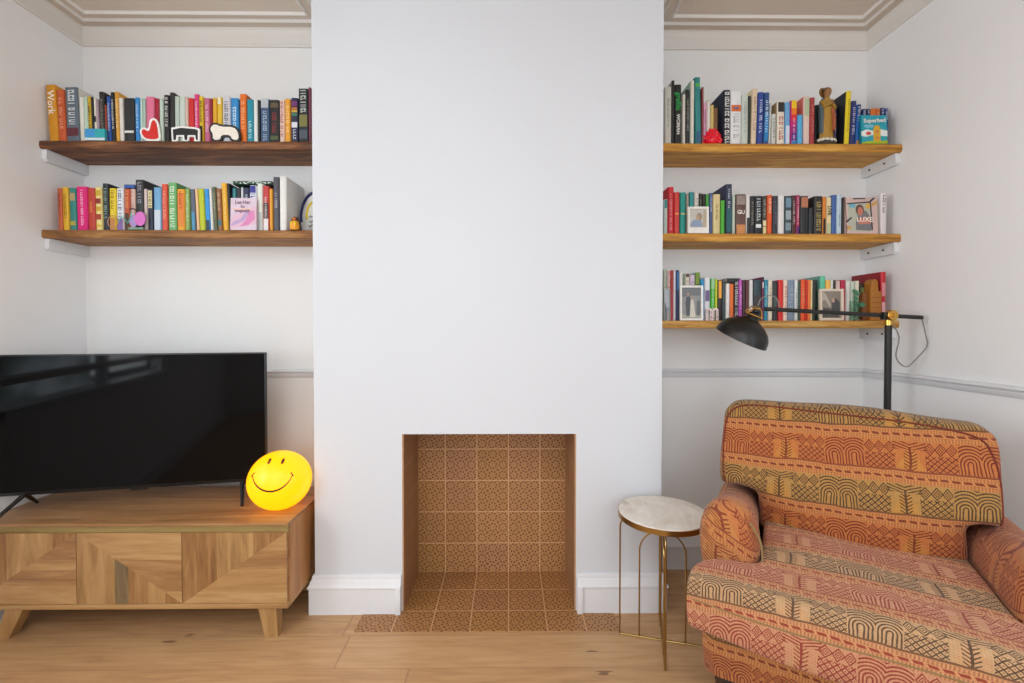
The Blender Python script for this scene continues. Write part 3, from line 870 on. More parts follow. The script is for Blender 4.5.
# ------------------------------------------------------------------ books
def shade_hex(h, k):
    h = h.lstrip('#'); return tuple(min(255, max(0, int(int(h[i:i+2], 16)*k))) for i in (0, 2, 4))
def bk(c, r=.45): return paint(c if isinstance(c, str) else tuple(c), r, var=.04, name='book_cloth')
PAGE = paint('#e6dfcf', .8, name='paper')
_used = {}
def make_book(s, row, prev, nxt, idx):
    xl, xr, top, col, cn, o = row
    yo = o['yo']; Ys = s.Y + yo
    basey = P((xl+xr)/2, 300, Ys); zb = s.z + .0005
    # pixel row where the shelf level meets this depth
    by = 341.5 + SHY*1024 + 0
    x0, x1, h, ang = o['x0'], o['x1'], o['h'], o['ang']
    w = x1-x0; xc = (x0+x1)/2
    dep = min(o.get('dep', min(.17, max(.10, h*.72))), YB - Ys - .006)
    t = min(.0026, w*.2); r = min(.006, w*.28) if not o.get('flat') else .0008
    mats = [bk(col), bk(o.get('side', col)), PAGE]
    extra = {}
    def mi(c):
        if c not in extra: extra[c] = len(mats); mats.append(bk(c))
        return extra[c]
    mb = MB()
    out = [(-w/2, dep), (-w/2, r), (-w/2+r*.35, r*.3), (-w/2+r, 0), (w/2-r, 0), (w/2-r*.35, r*.3), (w/2, r), (w/2, dep)]
    inn = [(w/2-t, dep), (w/2-t, r+t), (-w/2+t, r+t), (-w/2+t, dep)]
    A = [mb.bm.verts.new((x, y, 0)) for x, y in out+inn]; B = [mb.bm.verts.new((x, y, h)) for x, y in out+inn]
    n = len(A)
    for q in range(n):
        f = mb.bm.faces.new((A[q], A[(q+1) % n], B[(q+1) % n], B[q])); f.material_index = 0 if 1 <= q <= 5 else 1
    mb.bm.faces.new(A[::-1]).material_index = 0; mb.bm.faces.new(B).material_index = 0
    for (a, b_, c) in o.get('bands', []):         # printed areas on the spine
        mb.box(-w/2+r*.6, w/2-r*.6, -.0005, .0006, a*h, b_*h, mi(c))
    tc = o.get('t')
    if tc and w > .006:                           # lines of small print down the spine
        a, b_ = o.get('tr', (.25, .85)); z = b_*h; rn = random.Random(idx*13+int(xl))
        lw = w*o.get('tw', .42); m_ = mi(tc)
        while z > a*h:
            ln = rn.uniform(.55, .95)*min(.011, lw*.9)
            xa = -lw/2; k = rn.choice((0, 1, 2))
            mb.box(xa, xa+lw, -.0010, .0004, z-ln*.35, z, m_)
            if k > 0: mb.box(xa, xa+lw*.3, -.0010, .0004, z-ln, z, m_)
            if k > 1: mb.box(xa+lw*.7, xa+lw, -.0010, .0004, z-ln, z-.3*ln, m_)
            z -= ln*1.28
            if rn.random() < .13: z -= ln
    name = 'book'
    ob = bpy.data.objects.new(name, mb.mesh(name, mats, 40)); C.objects.link(ob)
    ob.location = (xc, Ys, zb); 
    if ang: ob.rotation_euler = (0, ang, 0); ob.location.z += abs(math.sin(ang))*w/2
    MB().box(-w/2+t+.0002, w/2-t-.0002, r+t+.0005, dep-.003, .003, h-.003).build('pages', PAGE, ob, smooth=0)
    for tx in o.get('text', []):
        string, size, zf, tcol, mode = tx[:5]
        M = T(tx[5] if len(tx) > 5 else 0, -.0014, zf*h) @ {'d': SPINE, 'u': SPINEUP, 'h': FRONT}[mode]
        lettering('title', string, size, M, bk(tcol), ob)
    ad = o.get('ad', ''); where = s.name + ' shelf'
    lab = ('%s %s book on the %s, between %s and %s' % (ad, cn, where, prev, nxt)).strip()
    if 'lab' in o: lab = o['lab']
    if len(lab.split()) > 16 or lab in _used: print('LABEL?', len(lab.split()), lab)
    _used[lab] = 1
    tag(ob, lab, 'book', 'books standing on the %s' % where)
    return ob
def fill(s, rows, first, last):
    names = [r[4] for r in rows]
    for r in rows:
        o = r[5]; o.setdefault('yo', random.uniform(-.0015, .0025)); Ys = s.Y + o['yo']
        ln = o.get('lean', 0); o['ang'] = ln/52.0; sh = -ln*.55/F*Ys
        o['x0'] = P(r[0], 200, Ys).x + sh; o['x1'] = P(r[1], 200, Ys).x + sh; o['h'] = P((r[0]+r[1])/2, r[2], Ys).z - s.z
    for a, b in zip(rows, rows[1:]):        # neighbours stand side by side without touching
        a, b = a[5], b[5]; hm = min(a['h'], b['h'])
        over = max(a['x1'] + math.tan(a['ang'])*z - b['x0'] - math.tan(b['ang'])*z for z in (0, hm)) + .0011
        if over > 0:
            wa, wb = a['x1']-a['x0'], b['x1']-b['x0']; k = wa/(wa+wb)
            a['x1'] -= over*k; b['x0'] += over*(1-k)
            if a['x1']-a['x0'] < .004 or b['x1']-b['x0'] < .004: print('THIN', a, b)
    for i, r in enumerate(rows):
        make_book(s, r, names[i-1] if i else first, names[i+1] if i+1 < len(rows) else last, i)

K, Wt = '#1b1b1e', '#e4e1da'
UL = [
 (48.5, 57.8, 85, '#d28f16', 'mustard', dict(lean=-3, ad='tall', text=[('Work', .041, .69, '#f3ead8', 'd')])),
 (58.4, 65.8, 90, '#c4562a', 'burnt orange', dict(lean=-2.2, ad='slim', t='#e8a27c')),
 (66.6, 79.4, 87.5, '#5d6a76', 'slate grey', dict(lean=-1.6, ad='thick', side='#d6d3cc', bands=[(.11, .26, '#5d2430')], t='#dfe3e4', tr=(.33, .95), tw=.5)),
 (80.6, 84.6, 97, '#dcdacf', 'cream', dict(lean=-1.2, ad='thin')),
 (85, 88.6, 97, '#bcd4c2', 'pale mint', dict(lean=-1.2)),
 (88.8, 92.2, 96.5, '#c6a21c', 'yellow', dict(lean=-1.2, t=K)),
 (92.5, 94.6, 97, K, 'black', dict(lean=-1.2, ad='thin')),
 (94.8, 97.4, 97.5, '#dad5c8', 'ivory', dict(lean=-1.2, bands=[(.45, .58, K)])),
 (97.6, 99.6, 100, '#a9919f', 'mauve', dict(lean=-1.2, ad='thin')),
 (99.9, 105.6, 91.8, '#252323', 'charcoal', dict(lean=-1.2, ad='tall', t='#8d8880')),
 (105.8, 107.6, 105, '#93402a', 'rust', dict(lean=-1.2, ad='short thin')),
 (107.9, 111.6, 96.5, '#22509f', 'royal blue', dict(lean=-1.2, t='#c9d4e6')),
 (111.9, 115.6, 92.3, K, 'black', dict(lean=-1.2, ad='slim', t='#d8d8d4')),
 (116, 119.8, 91.8, '#d69b38', 'gold', dict(lean=-1.2, ad='tall', t='#f0dca8')),
 (120, 124, 98, '#dcd8cf', 'white', dict(lean=-1.2)),
 (124.3, 135.4, 98.2, '#232426', 'black', dict(lean=-0.5, ad='wide', bands=[(.21, .26, '#dcdad4')])),
 (135.7, 140.6, 97.5, '#2b83c6', 'bright blue', dict(lean=-0.5, t='#bcdcf0')),
 (141, 143.4, 98.5, '#bcd6cb', 'mint', dict(ad='thin')),
 (143.7, 146.4, 98.5, '#a9c0b2', 'sage', dict()),
 (146.8, 155.2, 96.8, '#dd7292', 'pink', dict(ad='wide', side='#a81c33')),
 (155.5, 160, 98.5, '#a41a33', 'crimson', dict()),
 (160.3, 164, 98.5, '#bfd0c3', 'pale green', dict()),
 (164.4, 170.2, 95, K, 'black', dict(t='#e0e0dc', tr=(.3, .95))),
 (170.5, 175.2, 92.5, '#2a2a2c', 'charcoal', dict(ad='tall')),
 (175.5, 180, 96.5, '#bac9be', 'light sage', dict()),
 (180.3, 185.8, 96.5, '#c4d0c5', 'mint grey', dict()),
 (186.2, 188.8, 97, '#d6b9ad', 'blush', dict(ad='thin')),
 (189.2, 194.6, 98.2, '#cd2a2b', 'scarlet', dict()),
 (195, 199.4, 94.2, '#d83d80', 'hot pink', dict(t='#f5c5dc')),
 (199.7, 203.8, 96.3, '#d9b826', 'yellow', dict(bands=[(0, .36, '#1c1b17')], t='#5a4710', tr=(.45, .9))),
 (205, 210.6, 98.3, '#c26588', 'rose', dict(t='#efc3d2')),
 (210.8, 213, 98.5, '#8f1d30', 'dark red', dict(ad='thin')),
 (213.3, 217.6, 98, '#dba52a', 'amber', dict()),
 (217.9, 222.4, 97, '#e0b934', 'bright yellow', dict(bands=[(.84, .99, '#e9e6c6')])),
 (223.2, 231, 97, '#c9c9d0', 'lilac grey', dict(ad='wide', t='#5c5d66', tr=(.35, .9))),
 (231.5, 239, 98.2, '#2a85c4', 'azure', dict(ad='wide', t='#cfe6f3', tr=(.3, .8))),
 (240.4, 247, 94, '#dd6e1e', 'orange', dict(ad='tall', side='#c05a1c', t='#f3b684')),
 (247.4, 253.8, 99.5, '#168ba0', 'teal', dict(t='#c3e3e6', tr=(.1, .5))),
 (254.1, 258.2, 100, '#dadfdd', 'white', dict()),
 (258.4, 260.6, 100, '#1e2022', 'black', dict(ad='thin')),
 (261, 269.8, 99, '#3f5a7b', 'denim blue', dict(ad='thick', bands=[(.80, .995, '#b3b9bf')], t='#a9bacb', tr=(.08, .72))),
 (270.1, 279.6, 100, '#201f24', 'black', dict(ad='thick', t='#8f3430', tr=(.25, .7), bands=[(.07, .16, '#4f5c38'), (.82, .93, '#5d5238')])),
 (280, 285, 100, '#e6cabd', 'peach', dict(t='#b04b3c', tr=(.12, .95))),
 (285.4, 291, 99, '#e59f2e', 'orange yellow', dict(t='#f6d79c')),
 (291.4, 298.6, 98, '#232845', 'navy', dict(bands=[(.82, .93, '#743070'), (.74, .79, '#c06a2c'), (.68, .73, '#c9a73a'), (.60, .66, '#2f7a5a'), (.34, .46, '#dcdce4')], t='#c9cce0', tr=(.08, .3))),
 (299, 308.6, 88.7, '#22292c', 'black', dict(ad='tall thick', t='#c9ccc6', tr=(.58, .97), tw=.55, bands=[(.3, .52, '#77743f'), (.08, .24, '#4b5661')])),
 (309, 311.5, 87.5, '#73364a', 'burgundy', dict(ad='tall')),
]
fill(sUL, UL, 'the left wall', 'the chimney breast')
LL = [
 (57, 61.6, 188.2, '#bf5c35', 'rust', dict(lean=-0.8, ad='slim', t='#8c3c22')),
 (62, 68, 187.4, '#dcab20', 'yellow', dict(lean=-0.8, t='#a8791a')),
 (69, 75.6, 188, '#2d8079', 'teal', dict(lean=-0.8, bands=[(.7, .88, '#b59c6c'), (.12, .22, '#b5a845')])),
 (76.6, 87, 186.7, '#dd1d79', 'magenta', dict(lean=-0.8, ad='thick', side='#b3195f', bands=[(0, 1, '#dd1d79')], t='#f4c9de', tr=(.1, .92), tw=.22)),
 (87.4, 94.6, 188, '#b8382b', 'brick red', dict(lean=-0.8, text=[('INCISIVE', .0125, .55, '#e9964a', 'd')])),
 (95, 101.4, 187.2, '#e5d489', 'cream yellow', dict(lean=-0.8, ad='patterned', bands=[(.8, .93, '#c9a72a'), (.62, .74, '#8d2b22'), (.45, .55, '#c8a02a'), (.25, .38, '#a23b26'), (.08, .14, '#d6b63a')])),
 (102.4, 108.2, 183.5, '#252834', 'navy black', dict(lean=-0.8, ad='tall', t='#8fae9c', tr=(.25, .9))),
 (109, 115.6, 188.3, '#e0c41f', 'lemon', dict(t='#8a7418', tr=(.5, .95), bands=[(0, .3, '#c98a4c')])),
 (116.4, 123.2, 188.3, '#dcdfe6', 'white', dict(t='#4c5d74', tr=(.35, .95), bands=[(.0, .28, '#8b6db0')])),
 (124, 129.6, 189, '#c0532a', 'orange brown', dict(bands=[(0, .42, '#51351f')], t='#e0965c', tr=(.55, .95))),
 (130, 134.8, 189, '#dbb9a9', 'blush', dict(t='#b5838a', tr=(.4, .95))),
 (135.2, 143.4, 179.8, '#2b2c2c', 'black', dict(ad='tall', t='#9d99a8', tr=(.5, .95), dep=.165)),
 (143.8, 147, 189, '#cbbab6', 'pale pink', dict(ad='slim')),
 (147.4, 152.6, 189.5, '#262b40', 'navy', dict(bands=[(.55, .97, '#e3d3a2')], t='#3b3220', tr=(.58, .93))),
 (153.4, 161, 187.5, '#6fa6cd', 'pale blue', dict(bands=[(0, .48, '#c8d3df')])),
 (161.4, 167, 184, '#da5238', 'vermilion', dict(ad='tall', t='#f2a58f')),
 (168, 176.2, 182.6, '#6cae6c', 'green', dict(ad='tall', side='#4f8a50', t='#e2ecd8', tr=(.08, .92), tw=.5)),
 (176.8, 184.6, 189.2, '#e6a322', 'golden', dict(bands=[(.1, .9, '#dd7f24')], t='#c43a22', tr=(.55, .95), tw=.35)),
 (185, 189, 188.5, '#8fae66', 'olive green', dict(t='#d3dcb2')),
 (190.3, 194.9, 189.2, '#5b6274', 'slate', dict(lean=-1.4, bands=[(0, .45, '#4a8fb3')])),
 (195.2, 198, 189.2, '#e6bb8c', 'apricot', dict(lean=-2.0, ad='thin')),
 (198.3, 204, 189, '#b9c21f', 'lime', dict(lean=-2.0)),
 (204.3, 209, 189, '#2b8fd8', 'sky blue', dict(lean=-2.0, bands=[(0, .25, '#20304e')])),
 (209.3, 212, 187.6, '#d9dad6', 'white', dict(lean=-2.0, ad='thin')),
 (212.3, 216, 187, '#565d41', 'moss', dict(lean=-2.0, t='#a8ab8c')),
 (216.4, 221, 188.5, '#94603a', 'brown', dict(lean=-2.0, bands=[(.12, .26, '#2f6a78')], t='#d0b497', tr=(.5, .9))),
 (221.6, 227.2, 183.2, '#e8ab22', 'bright yellow', dict(lean=-2.0, ad='tall', t='#f3d27c')),
 (227.5, 229.9, 183.4, '#1f2024', 'black', dict(lean=-2.0, ad='tall thin')),
 (232.2, 235.8, 188, '#2f7f83', 'dark teal', dict(yo=.006)),
 (236, 240.6, 188, '#23262c', 'black', dict(yo=.006)),
 (241, 243, 187.5, '#cfd2d6', 'white', dict(ad='thin', yo=.006)),
 (243.3, 249, 188, '#222b4e', 'navy', dict(yo=.006, t='#b6c1d4')),
 (249.4, 256.4, 185.5, '#e0e1ea', 'white', dict(yo=.006, bands=[(.84, .99, '#2b2f94')], t='#3a3f9a', tr=(.55, .82), tw=.6)),
 (257, 262.4, 183.6, '#dfe3da', 'pearl', dict(bands=[(.02, .4, '#b5bdbb')])),
 (262.7, 268.8, 186, '#bd3538', 'red', dict(bands=[(0, .27, '#dfd8d8'), (.27, .62, '#38282a')], t='#efe6e2', tr=(.3, .75), tw=.3)),
 (269.2, 272.4, 189, '#dd9a2c', 'amber', dict(ad='slim')),
 (272.8, 278.8, 177, '#4d4c56', 'dark grey', dict(ad='tall', t='#a9a7b0', tr=(.45, .7))),
 (279.4, 286.4, 176.6, '#e3e2de', 'white', dict(ad='tall thick', side='#d2cfcb', dep=.168, bands=[])),
]
fill(sLL, LL, 'the left wall', 'the round plate')
UR = [
 (664.4, 671, 87, '#c9c5bb', 'pale grey', dict(ad='thick', t='#97948c', tr=(.3, .8), tw=.25)),
 (671.3, 674, 80.5, '#2a2a29', 'black', dict(ad='tall thin', side='#a9aaa2')),
 (674.3, 681, 84.6, '#181a1a', 'black', dict(text=[('graffiti', .031, .72, '#22a54c', 'd'), ('WOMAN', .022, .34, '#e9e9e6', 'd')])),
 (682.2, 685, 94.5, '#d6d4ca', 'ivory', dict(ad='slim')),
 (685.2, 689.6, 90, '#26282a', 'charcoal', dict(t='#a09c94', side='#9fbfae')),
 (690, 693.8, 80.5, '#dcd8cc', 'cream', dict(ad='tall', side='#a4c4b2')),
 (694.8, 700.6, 77.3, '#2f8687', 'teal', dict(ad='tallest', lean=-1.2, bands=[(.86, .91, '#4fb04c'), (.03, .2, '#2f5f80')])),
 (701.5, 703.2, 87, '#8a4445', 'maroon', dict(ad='slim')),
 (703.5, 706.4, 103, '#d9a3c2', 'lilac pink', dict(t='#a06a90')),
 (706.7, 710.2, 100, '#d5d0c6', 'stone', dict()),
 (710.5, 713.4, 105, '#cbb06a', 'straw', dict()),
 (713.7, 717.4, 108, '#75502f', 'brown', dict()),
 (723, 729.8, 90, '#20232c', 'navy black', dict(ad='tall', side='#2a3148', dep=.165, bands=[], t='#e8e8e6', tr=(.04, .96), tw=.62)),
 (730.1, 741, 91, '#dfdfe0', 'white', dict(ad='thick', bands=[(.62, .74, '#d8672a')], t='#b6b9c2', tr=(.12, .58), tw=.5, text=[('06', .02, .68, '#3f7fae', 'h')])),
 (741.3, 747.8, 94.6, '#c3cbc2', 'pale green', dict(t='#a7b2a9')),
 (748, 750.4, 96, '#30372d', 'dark green', dict(ad='thin')),
 (750.8, 756.6, 88.6, '#dcc6ab', 'beige', dict(ad='tall', lean=1.2, side='#e1cfa8', t='#b79a86')),
 (757.2, 763, 92.2, '#2c4590', 'royal blue', dict(lean=1.2, t='#cfd6ea')),
 (763.4, 768.6, 92.6, '#2b4f86', 'steel blue', dict(lean=1.2, bands=[(.08, .62, '#1f84c4')], t='#d5e6f2')),
 (769, 770.6, 103, '#c4c9c6', 'pale grey', dict(ad='thin', lean=1.2)),
 (771.4, 775.6, 114, '#c9c9c4', 'light grey', dict(ad='short', t='#8a8a86')),
 (776.6, 784, 101.5, '#e2dac9', 'cream', dict(side='#a58a63', bands=[(.76, .98, '#2a2422')], t='#c0655c', tr=(.15, .65), tw=.55)),
 (784.4, 789.6, 102.2, '#6fa7d8', 'light blue', dict(bands=[(0, .45, '#cfd6e8')])),
 (790, 796.4, 100.4, '#c51d77', 'rainbow', dict(bands=[(0, .1, '#2a7ec2'), (.1, .27, '#5a2c8c'), (.27, .42, '#a01b80'), (.55, .68, '#dd2f38'), (.68, .82, '#ee7a1c'), (.82, 1, '#f0c81e')], t='#f2d0e2', tr=(.1, .6), tw=.25)),
 (797, 802.4, 115, '#54acdc', 'cyan', dict(ad='short')),
 (803, 809.2, 96.2, '#e2c7bd', 'blush', dict(ad='tall', side='#d8786a', bands=[(.6, .96, '#b8c3a2')])),
 (809.5, 814.2, 97.5, '#a53a3c', 'plum red', dict(t='#c97a70')),
 (814.5, 819, 105, '#3a474c', 'dark slate', dict(yo=.048)),
 (833, 837, 104, '#232a55', 'navy', dict(yo=.048, t='#b9bfd8')),
 (843.4, 849.8, 91, '#e6cf21', 'yellow', dict(ad='large', lean=2.0, side='#1b1d24', dep=.168, t='#b59f1a', tw=.25)),
 (850.6, 855.4, 101, '#27306f', 'navy blue', dict(lean=2.0, t='#c4c9e2')),
 (855.8, 860.2, 104.5, '#1f63b5', 'cobalt', dict(lean=2.0, bands=[(0, .12, '#c08a52'), (.75, .99, '#1f2a66')], t='#e2e8f2', tr=(.6, .95))),
 (861.4, 865.4, 109, '#25306a', 'indigo', dict(yo=.03, t='#cdd3ea', tr=(.7, .97))),
 (865.7, 869.6, 109, '#222b5c', 'dark blue', dict(yo=.03, t='#cdd3ea', tr=(.7, .97))),
 (870, 875.4, 108.6, '#dd7426', 'orange', dict(yo=.03)),
 (875.7, 879.6, 108.4, '#d0651f', 'deep orange', dict(ad='slim', yo=.03, t='#efc08c', tr=(.7, .97))),
 (880, 883.6, 107.8, '#262f66', 'ink blue', dict(yo=.03, t='#cdd3ea', tr=(.7, .97))),
 (883.9, 887.6, 108.4, '#2b3878', 'blue', dict(yo=.03, t='#cdd3ea', tr=(.7, .97))),
]
fill(sUR, UR, 'the chimney breast', 'the right wall')
MR = [
 (664, 667.8, 199.5, '#b7c3bb', 'pale grey green', dict(bands=[(.75, .98, '#2e8a86')])),
 (668.2, 674, 187, '#cb2230', 'red', dict(ad='tall', side='#d23a3a', dep=.165, t='#ef9aa0', tr=(.1, .85), tw=.3)),
 (674.4, 679.8, 192.2, '#cf3c36', 'coral red', dict(bands=[(.47, .5, '#e6b45a')])),
 (680.2, 686, 192.4, '#18938a', 'teal', dict(bands=[(.47, .5, '#d2b95a')])),
 (686.3, 689, 194, '#9b8d84', 'taupe', dict(ad='slim', bands=[(0, .45, '#5a3526')])),
 (689.6, 694.2, 192.2, '#2a8f90', 'turquoise', dict()),
 (694.8, 699, 192.2, '#dad3ce', 'white', dict(t='#a59c98')),
 (699.4, 702.2, 193.5, '#26291f', 'black', dict(ad='slim', t='#7d8a5c')),
 (702.5, 705.6, 194, '#191a1d', 'jet black', dict()),
 (706, 709.2, 194.2, '#3f8f35', 'green', dict()),
 (709.6, 712.8, 193, '#4d5f8c', 'slate blue', dict(t='#c2cade', tr=(.55, .9))),
 (713.2, 720.6, 194.4, '#d3c08a', 'beige', dict(ad='thick', t='#8a7a4e', tr=(.35, .75), tw=.25)),
 (721, 725.2, 200.5, '#4aa52a', 'grass green', dict()),
 (726, 732.4, 184.2, '#232c46', 'navy', dict(ad='largest', side='#2a3350', dep=.17, bands=[(.05, .52, '#16555c')], t='#c9d0dc', tr=(.5, .9), tw=.3)),
 (732.8, 735.4, 195, '#b5c3b6', 'pale green', dict(ad='thin')),
 (736, 746.2, 194.4, '#63443f', 'brown', dict(ad='thick', bands=[(0, .24, '#c9854c'), (.74, .97, '#8f8078')], text=[('GU', .024, .55, '#eee9e2', 'h')])),
 (746.5, 750.2, 195, '#dcdad6', 'white', dict(bands=[(0, .42, '#2d2c2e')])),
 (750.6, 755, 196, '#232427', 'black', dict(t='#8f8a84')),
 (755.3, 762.2, 196, '#1e2328', 'black', dict(ad='wide', t='#c3c9cb', tr=(.35, .93), tw=.5, bands=[(.17, .26, '#dfe2e0')])),
 (762.5, 767.2, 196, '#3a3835', 'dark grey', dict(t='#a79f92', bands=[(0, .2, '#dcc98e'), (.22, .36, '#e3d3a0')], tr=(.45, .9))),
 (767.5, 772.6, 195, '#e0591a', 'orange', dict(t='#f6d8bd', tr=(.5, .92))),
 (773, 778.2, 196, '#2e2f3b', 'dark navy', dict(t='#6d7082')),
 (778.6, 784.8, 195.4, '#dfdcdc', 'white', dict(ad='wide')),
 (785.2, 792, 196, '#39474f', 'marbled', dict(bands=[(.1, .3, '#7f929a'), (.38, .62, '#97a7ad'), (.7, .95, '#6f8da0')])),
 (792.4, 796, 195.4, '#4c2c2b', 'dark brown', dict(t='#d3c7c2')),
 (796.3, 800.2, 195.2, '#a21f4c', 'raspberry', dict(bands=[(0, .2, '#51246e')], t='#eccbd6', tr=(.25, .95), tw=.3)),
 (800.6, 808.8, 196, '#24262a', 'black', dict(ad='wide', bands=[(.7, .97, '#b57355')])),
 (809.1, 814, 208, '#23272b', 'black', dict(ad='short')),
 (814.4, 822.8, 196.2, '#2b2826', 'ebony', dict(ad='thick', t='#b5a263', tr=(.1, .85), tw=.5)),
 (823.1, 826.4, 197, '#d9822c', 'orange', dict(bands=[(0, .42, '#2c1c14')])),
 (826.8, 832, 197.4, '#e6d5a6', 'cream', dict(text=[('LIVE', .023, .64, '#1e1d1c', 'd')], bands=[(0, .3, '#b5c09a')])),
 (832.4, 836.8, 195, '#3d62a4', 'blue', dict()),
 (837.2, 842.2, 194.6, '#b9cfdd', 'ice blue', dict(t='#5f7787', tr=(.2, .5), tw=.2)),
 (843, 846.2, 197.4, '#352a22', 'espresso', dict(ad='slim')),
 (881, 887.4, 193.2, '#e3dbdc', 'white', dict(ad='tall', t='#8b8790', tr=(.5, .95), tw=.45)),
]
fill(sMR, MR, 'the chimney breast', 'the right wall')
LR = [
 (664, 667.2, 269.5, '#aab2a4', 'grey green', dict()),
 (667.5, 671, 270, '#e2dcd6', 'white', dict(t='#c5453c', tr=(.4, .97), tw=.6)),
 (671.3, 673.8, 270.4, '#a92d2c', 'dark red', dict(ad='slim')),
 (674, 676.4, 270.4, '#d9d3de', 'pale lilac', dict(ad='slim')),
 (676.7, 679.8, 270.2, '#22365f', 'navy', dict(bands=[(.6, .95, '#2f6fa8')])),
 (680, 683.4, 272, '#dcdcda', 'white', dict()),
 (683.7, 685.4, 274, '#7f937c', 'sage', dict(ad='thin')),
 (685.8, 690.2, 273.4, '#d8d0c4', 'cream', dict(bands=[(.92, .99, '#5c3d2a')], t='#a3988a')),
 (690.5, 695.6, 275, '#cbbcd0', 'lilac', dict(t='#8f7f98')),
 (696, 701, 272.4, '#6f8f2a', 'olive', dict(ad='tall', side='#a9bccc', bands=[(0, .75, '#23241b')])),
 (701.3, 705, 279, '#2f8fc4', 'sky blue', dict()),
 (705.3, 711, 277.5, '#d9dbe0', 'white', dict(side='#c9a878', bands=[(.45, .7, '#6f5d8c')])),
 (711.3, 716, 278.5, '#3aa82c', 'green', dict(bands=[(.75, 1, '#9cc79a')], t='#d3efcf', tr=(.3, .75), tw=.25)),
 (716.2, 718.2, 279, '#c5cc2a', 'lime', dict(ad='thin')),
 (718.6, 723, 280, '#2f2424', 'black', dict(bands=[(.55, .98, '#eca436')])),
 (723.3, 726.4, 280.3, '#37454b', 'dark slate', dict()),
 (726.8, 730.8, 283.6, '#e0ddd9', 'white', dict(ad='slim')),
 (731, 734.8, 284, '#df6a22', 'orange', dict(ad='slim')),
 (735.1, 739.3, 281, '#1f1c20', 'black', dict(t='#dedad8', tr=(.1, .97), tw=.6)),
 (739.6, 743.2, 279.6, '#b750b3', 'violet', dict(t='#e3b4de')),
 (743.6, 746.6, 280, '#3f2229', 'aubergine', dict()),
 (746.9, 750, 280, '#5d2a2e', 'maroon', dict()),
 (750.3, 754, 280, '#d9d6d4', 'white', dict()),
 (754.5, 762.4, 280, '#2a4147', 'dark teal', dict(ad='thick', bands=[(.3, .62, '#3a2f33')])),
 (762.7, 765, 277.2, '#6a2347', 'plum', dict(ad='thin', bands=[(.9, 1, '#1d1b1e'), (.75, .88, '#c8c4cc')])),
 (765.3, 769, 280, '#1f8aa8', 'teal blue', dict(t='#a8d8e0')),
 (769.3, 773.8, 280, '#ddd2bf', 'cream', dict(t='#b7a58c')),
 (774.2, 779, 281, '#2a2c30', 'black', dict(bands=[(.35, .6, '#46544f')])),
 (779.4, 784.4, 280, '#d62420', 'red', dict(ad='bright')),
 (784.8, 788.6, 280.3, '#efd9c6', 'peach', dict(t='#c9463a', tr=(.15, .85), tw=.45)),
 (789, 795.8, 280, '#7c8ea3', 'grey blue', dict(ad='wide', t='#a7b4c2')),
 (796.1, 799, 280.2, '#dfe3e2', 'white', dict(t='#8c9a9c')),
 (799.3, 801.8, 280.4, '#3c5340', 'dark green', dict(ad='slim')),
 (802.1, 806.4, 279.6, '#e8551f', 'bright orange', dict(t='#f4a582')),
 (806.7, 809, 280, '#c32a1b', 'scarlet', dict(ad='slim')),
 (809.2, 811.6, 280, '#ec7a33', 'tangerine', dict(ad='slim')),
 (811.9, 813.6, 280.2, '#e3d29a', 'straw', dict(ad='thin')),
 (814, 818.2, 280, '#1c2a20', 'black green', dict()),
 (821.5, 826.8, 276, '#5cbf9b', 'mint', dict(ad='tall', side='#6a9f94', dep=.165)),
 (827.2, 831.8, 280.2, '#eeb653', 'golden yellow', dict()),
 (832.1, 834.4, 280.5, '#dedcd6', 'white', dict(ad='thin')),
 (834.7, 837, 280.2, '#1d1f21', 'black', dict(ad='thin')),
 (837.3, 841.4, 281, '#d8bdb8', 'dusty pink', dict()),
 (842, 846.8, 280, '#b21644', 'crimson', dict(dep=.13)),
 (847.4, 852, 281, '#d9d8d2', 'white', dict()),
 (852.3, 856, 281.5, '#bcc9b8', 'pale sage', dict()),
 (856.3, 860.6, 281, '#e0d9c8', 'cream', dict(yo=.01)),
 (861, 866, 284, '#2b2a22', 'black', dict(lab='black and olive book half hidden behind the brown stepped ornament', yo=.03, bands=[(.7, .9, '#6f7d4a')])),
 (882.4, 887.4, 272, '#bf1a26', 'red', dict(ad='large', side='#8f1a24', dep=.175, bands=[(.5, .78, '#d98a8f'), (.1, .38, '#d9a0a2')])),
]
fill(sLR, LR, 'the chimney breast', 'the right wall')

# ------------------------------------------------------------------ things in front of and on the books
def at(s, px, py, dy=0.0):
    p = P(px, py, s.Yf + dy); return p
def flat_book(s, xl, xr, y0, y1, Y, col, label, dep=.11, extra=None):
    p0, p1 = P(xl, y1, Y), P(xr, y0, Y); w = p1.x-p0.x; h = p1.z-p0.z
    mb = MB(); mb.box(0, w, 0, dep, 0, .002).box(0, w, 0, dep, h-.002, h).box(0, w, 0, .0025, 0, h)
    mats = [bk(col)]
    if extra:
        rn = random.Random(3)
        mats.append(bk(extra))
        for i in range(26): q = rn.uniform(.01, w-.012); z = rn.uniform(.15*h, .8*h); mb.box(q, q+.006, -.0005, .001, z, z+.004, 1)
    o = mb.build('book', mats, smooth=0); o.location = (p0.x, Y, p0.z)
    MB().box(.003, w-.003, .003, dep-.003, .0022, h-.0022).build('pages', PAGE, o, smooth=0)
    tag(o, label, 'book', 'books lying flat')
    return o
zt = lambda px, y, s, yo: P(px, y, s.Y+yo)
flat_book(sLL, 124.2, 134.6, 184.6, 188.2, sLL.Y+.012, '#3a62b0', 'blue book lying flat on top of the orange brown and blush books', .12)
flat_book(sLL, 233, 271.6, 181.2, 184.6, sLL.Y+.02, '#1f4a36', 'long dark green white-spotted book lying across the lower left row', .13, '#dfe6dc')
flat_book(sLR, 727, 740.5, 278.3, 283.0, sLR.Y+.004, '#17181a', 'black book lying flat over white and orange books by the lamp', .13)

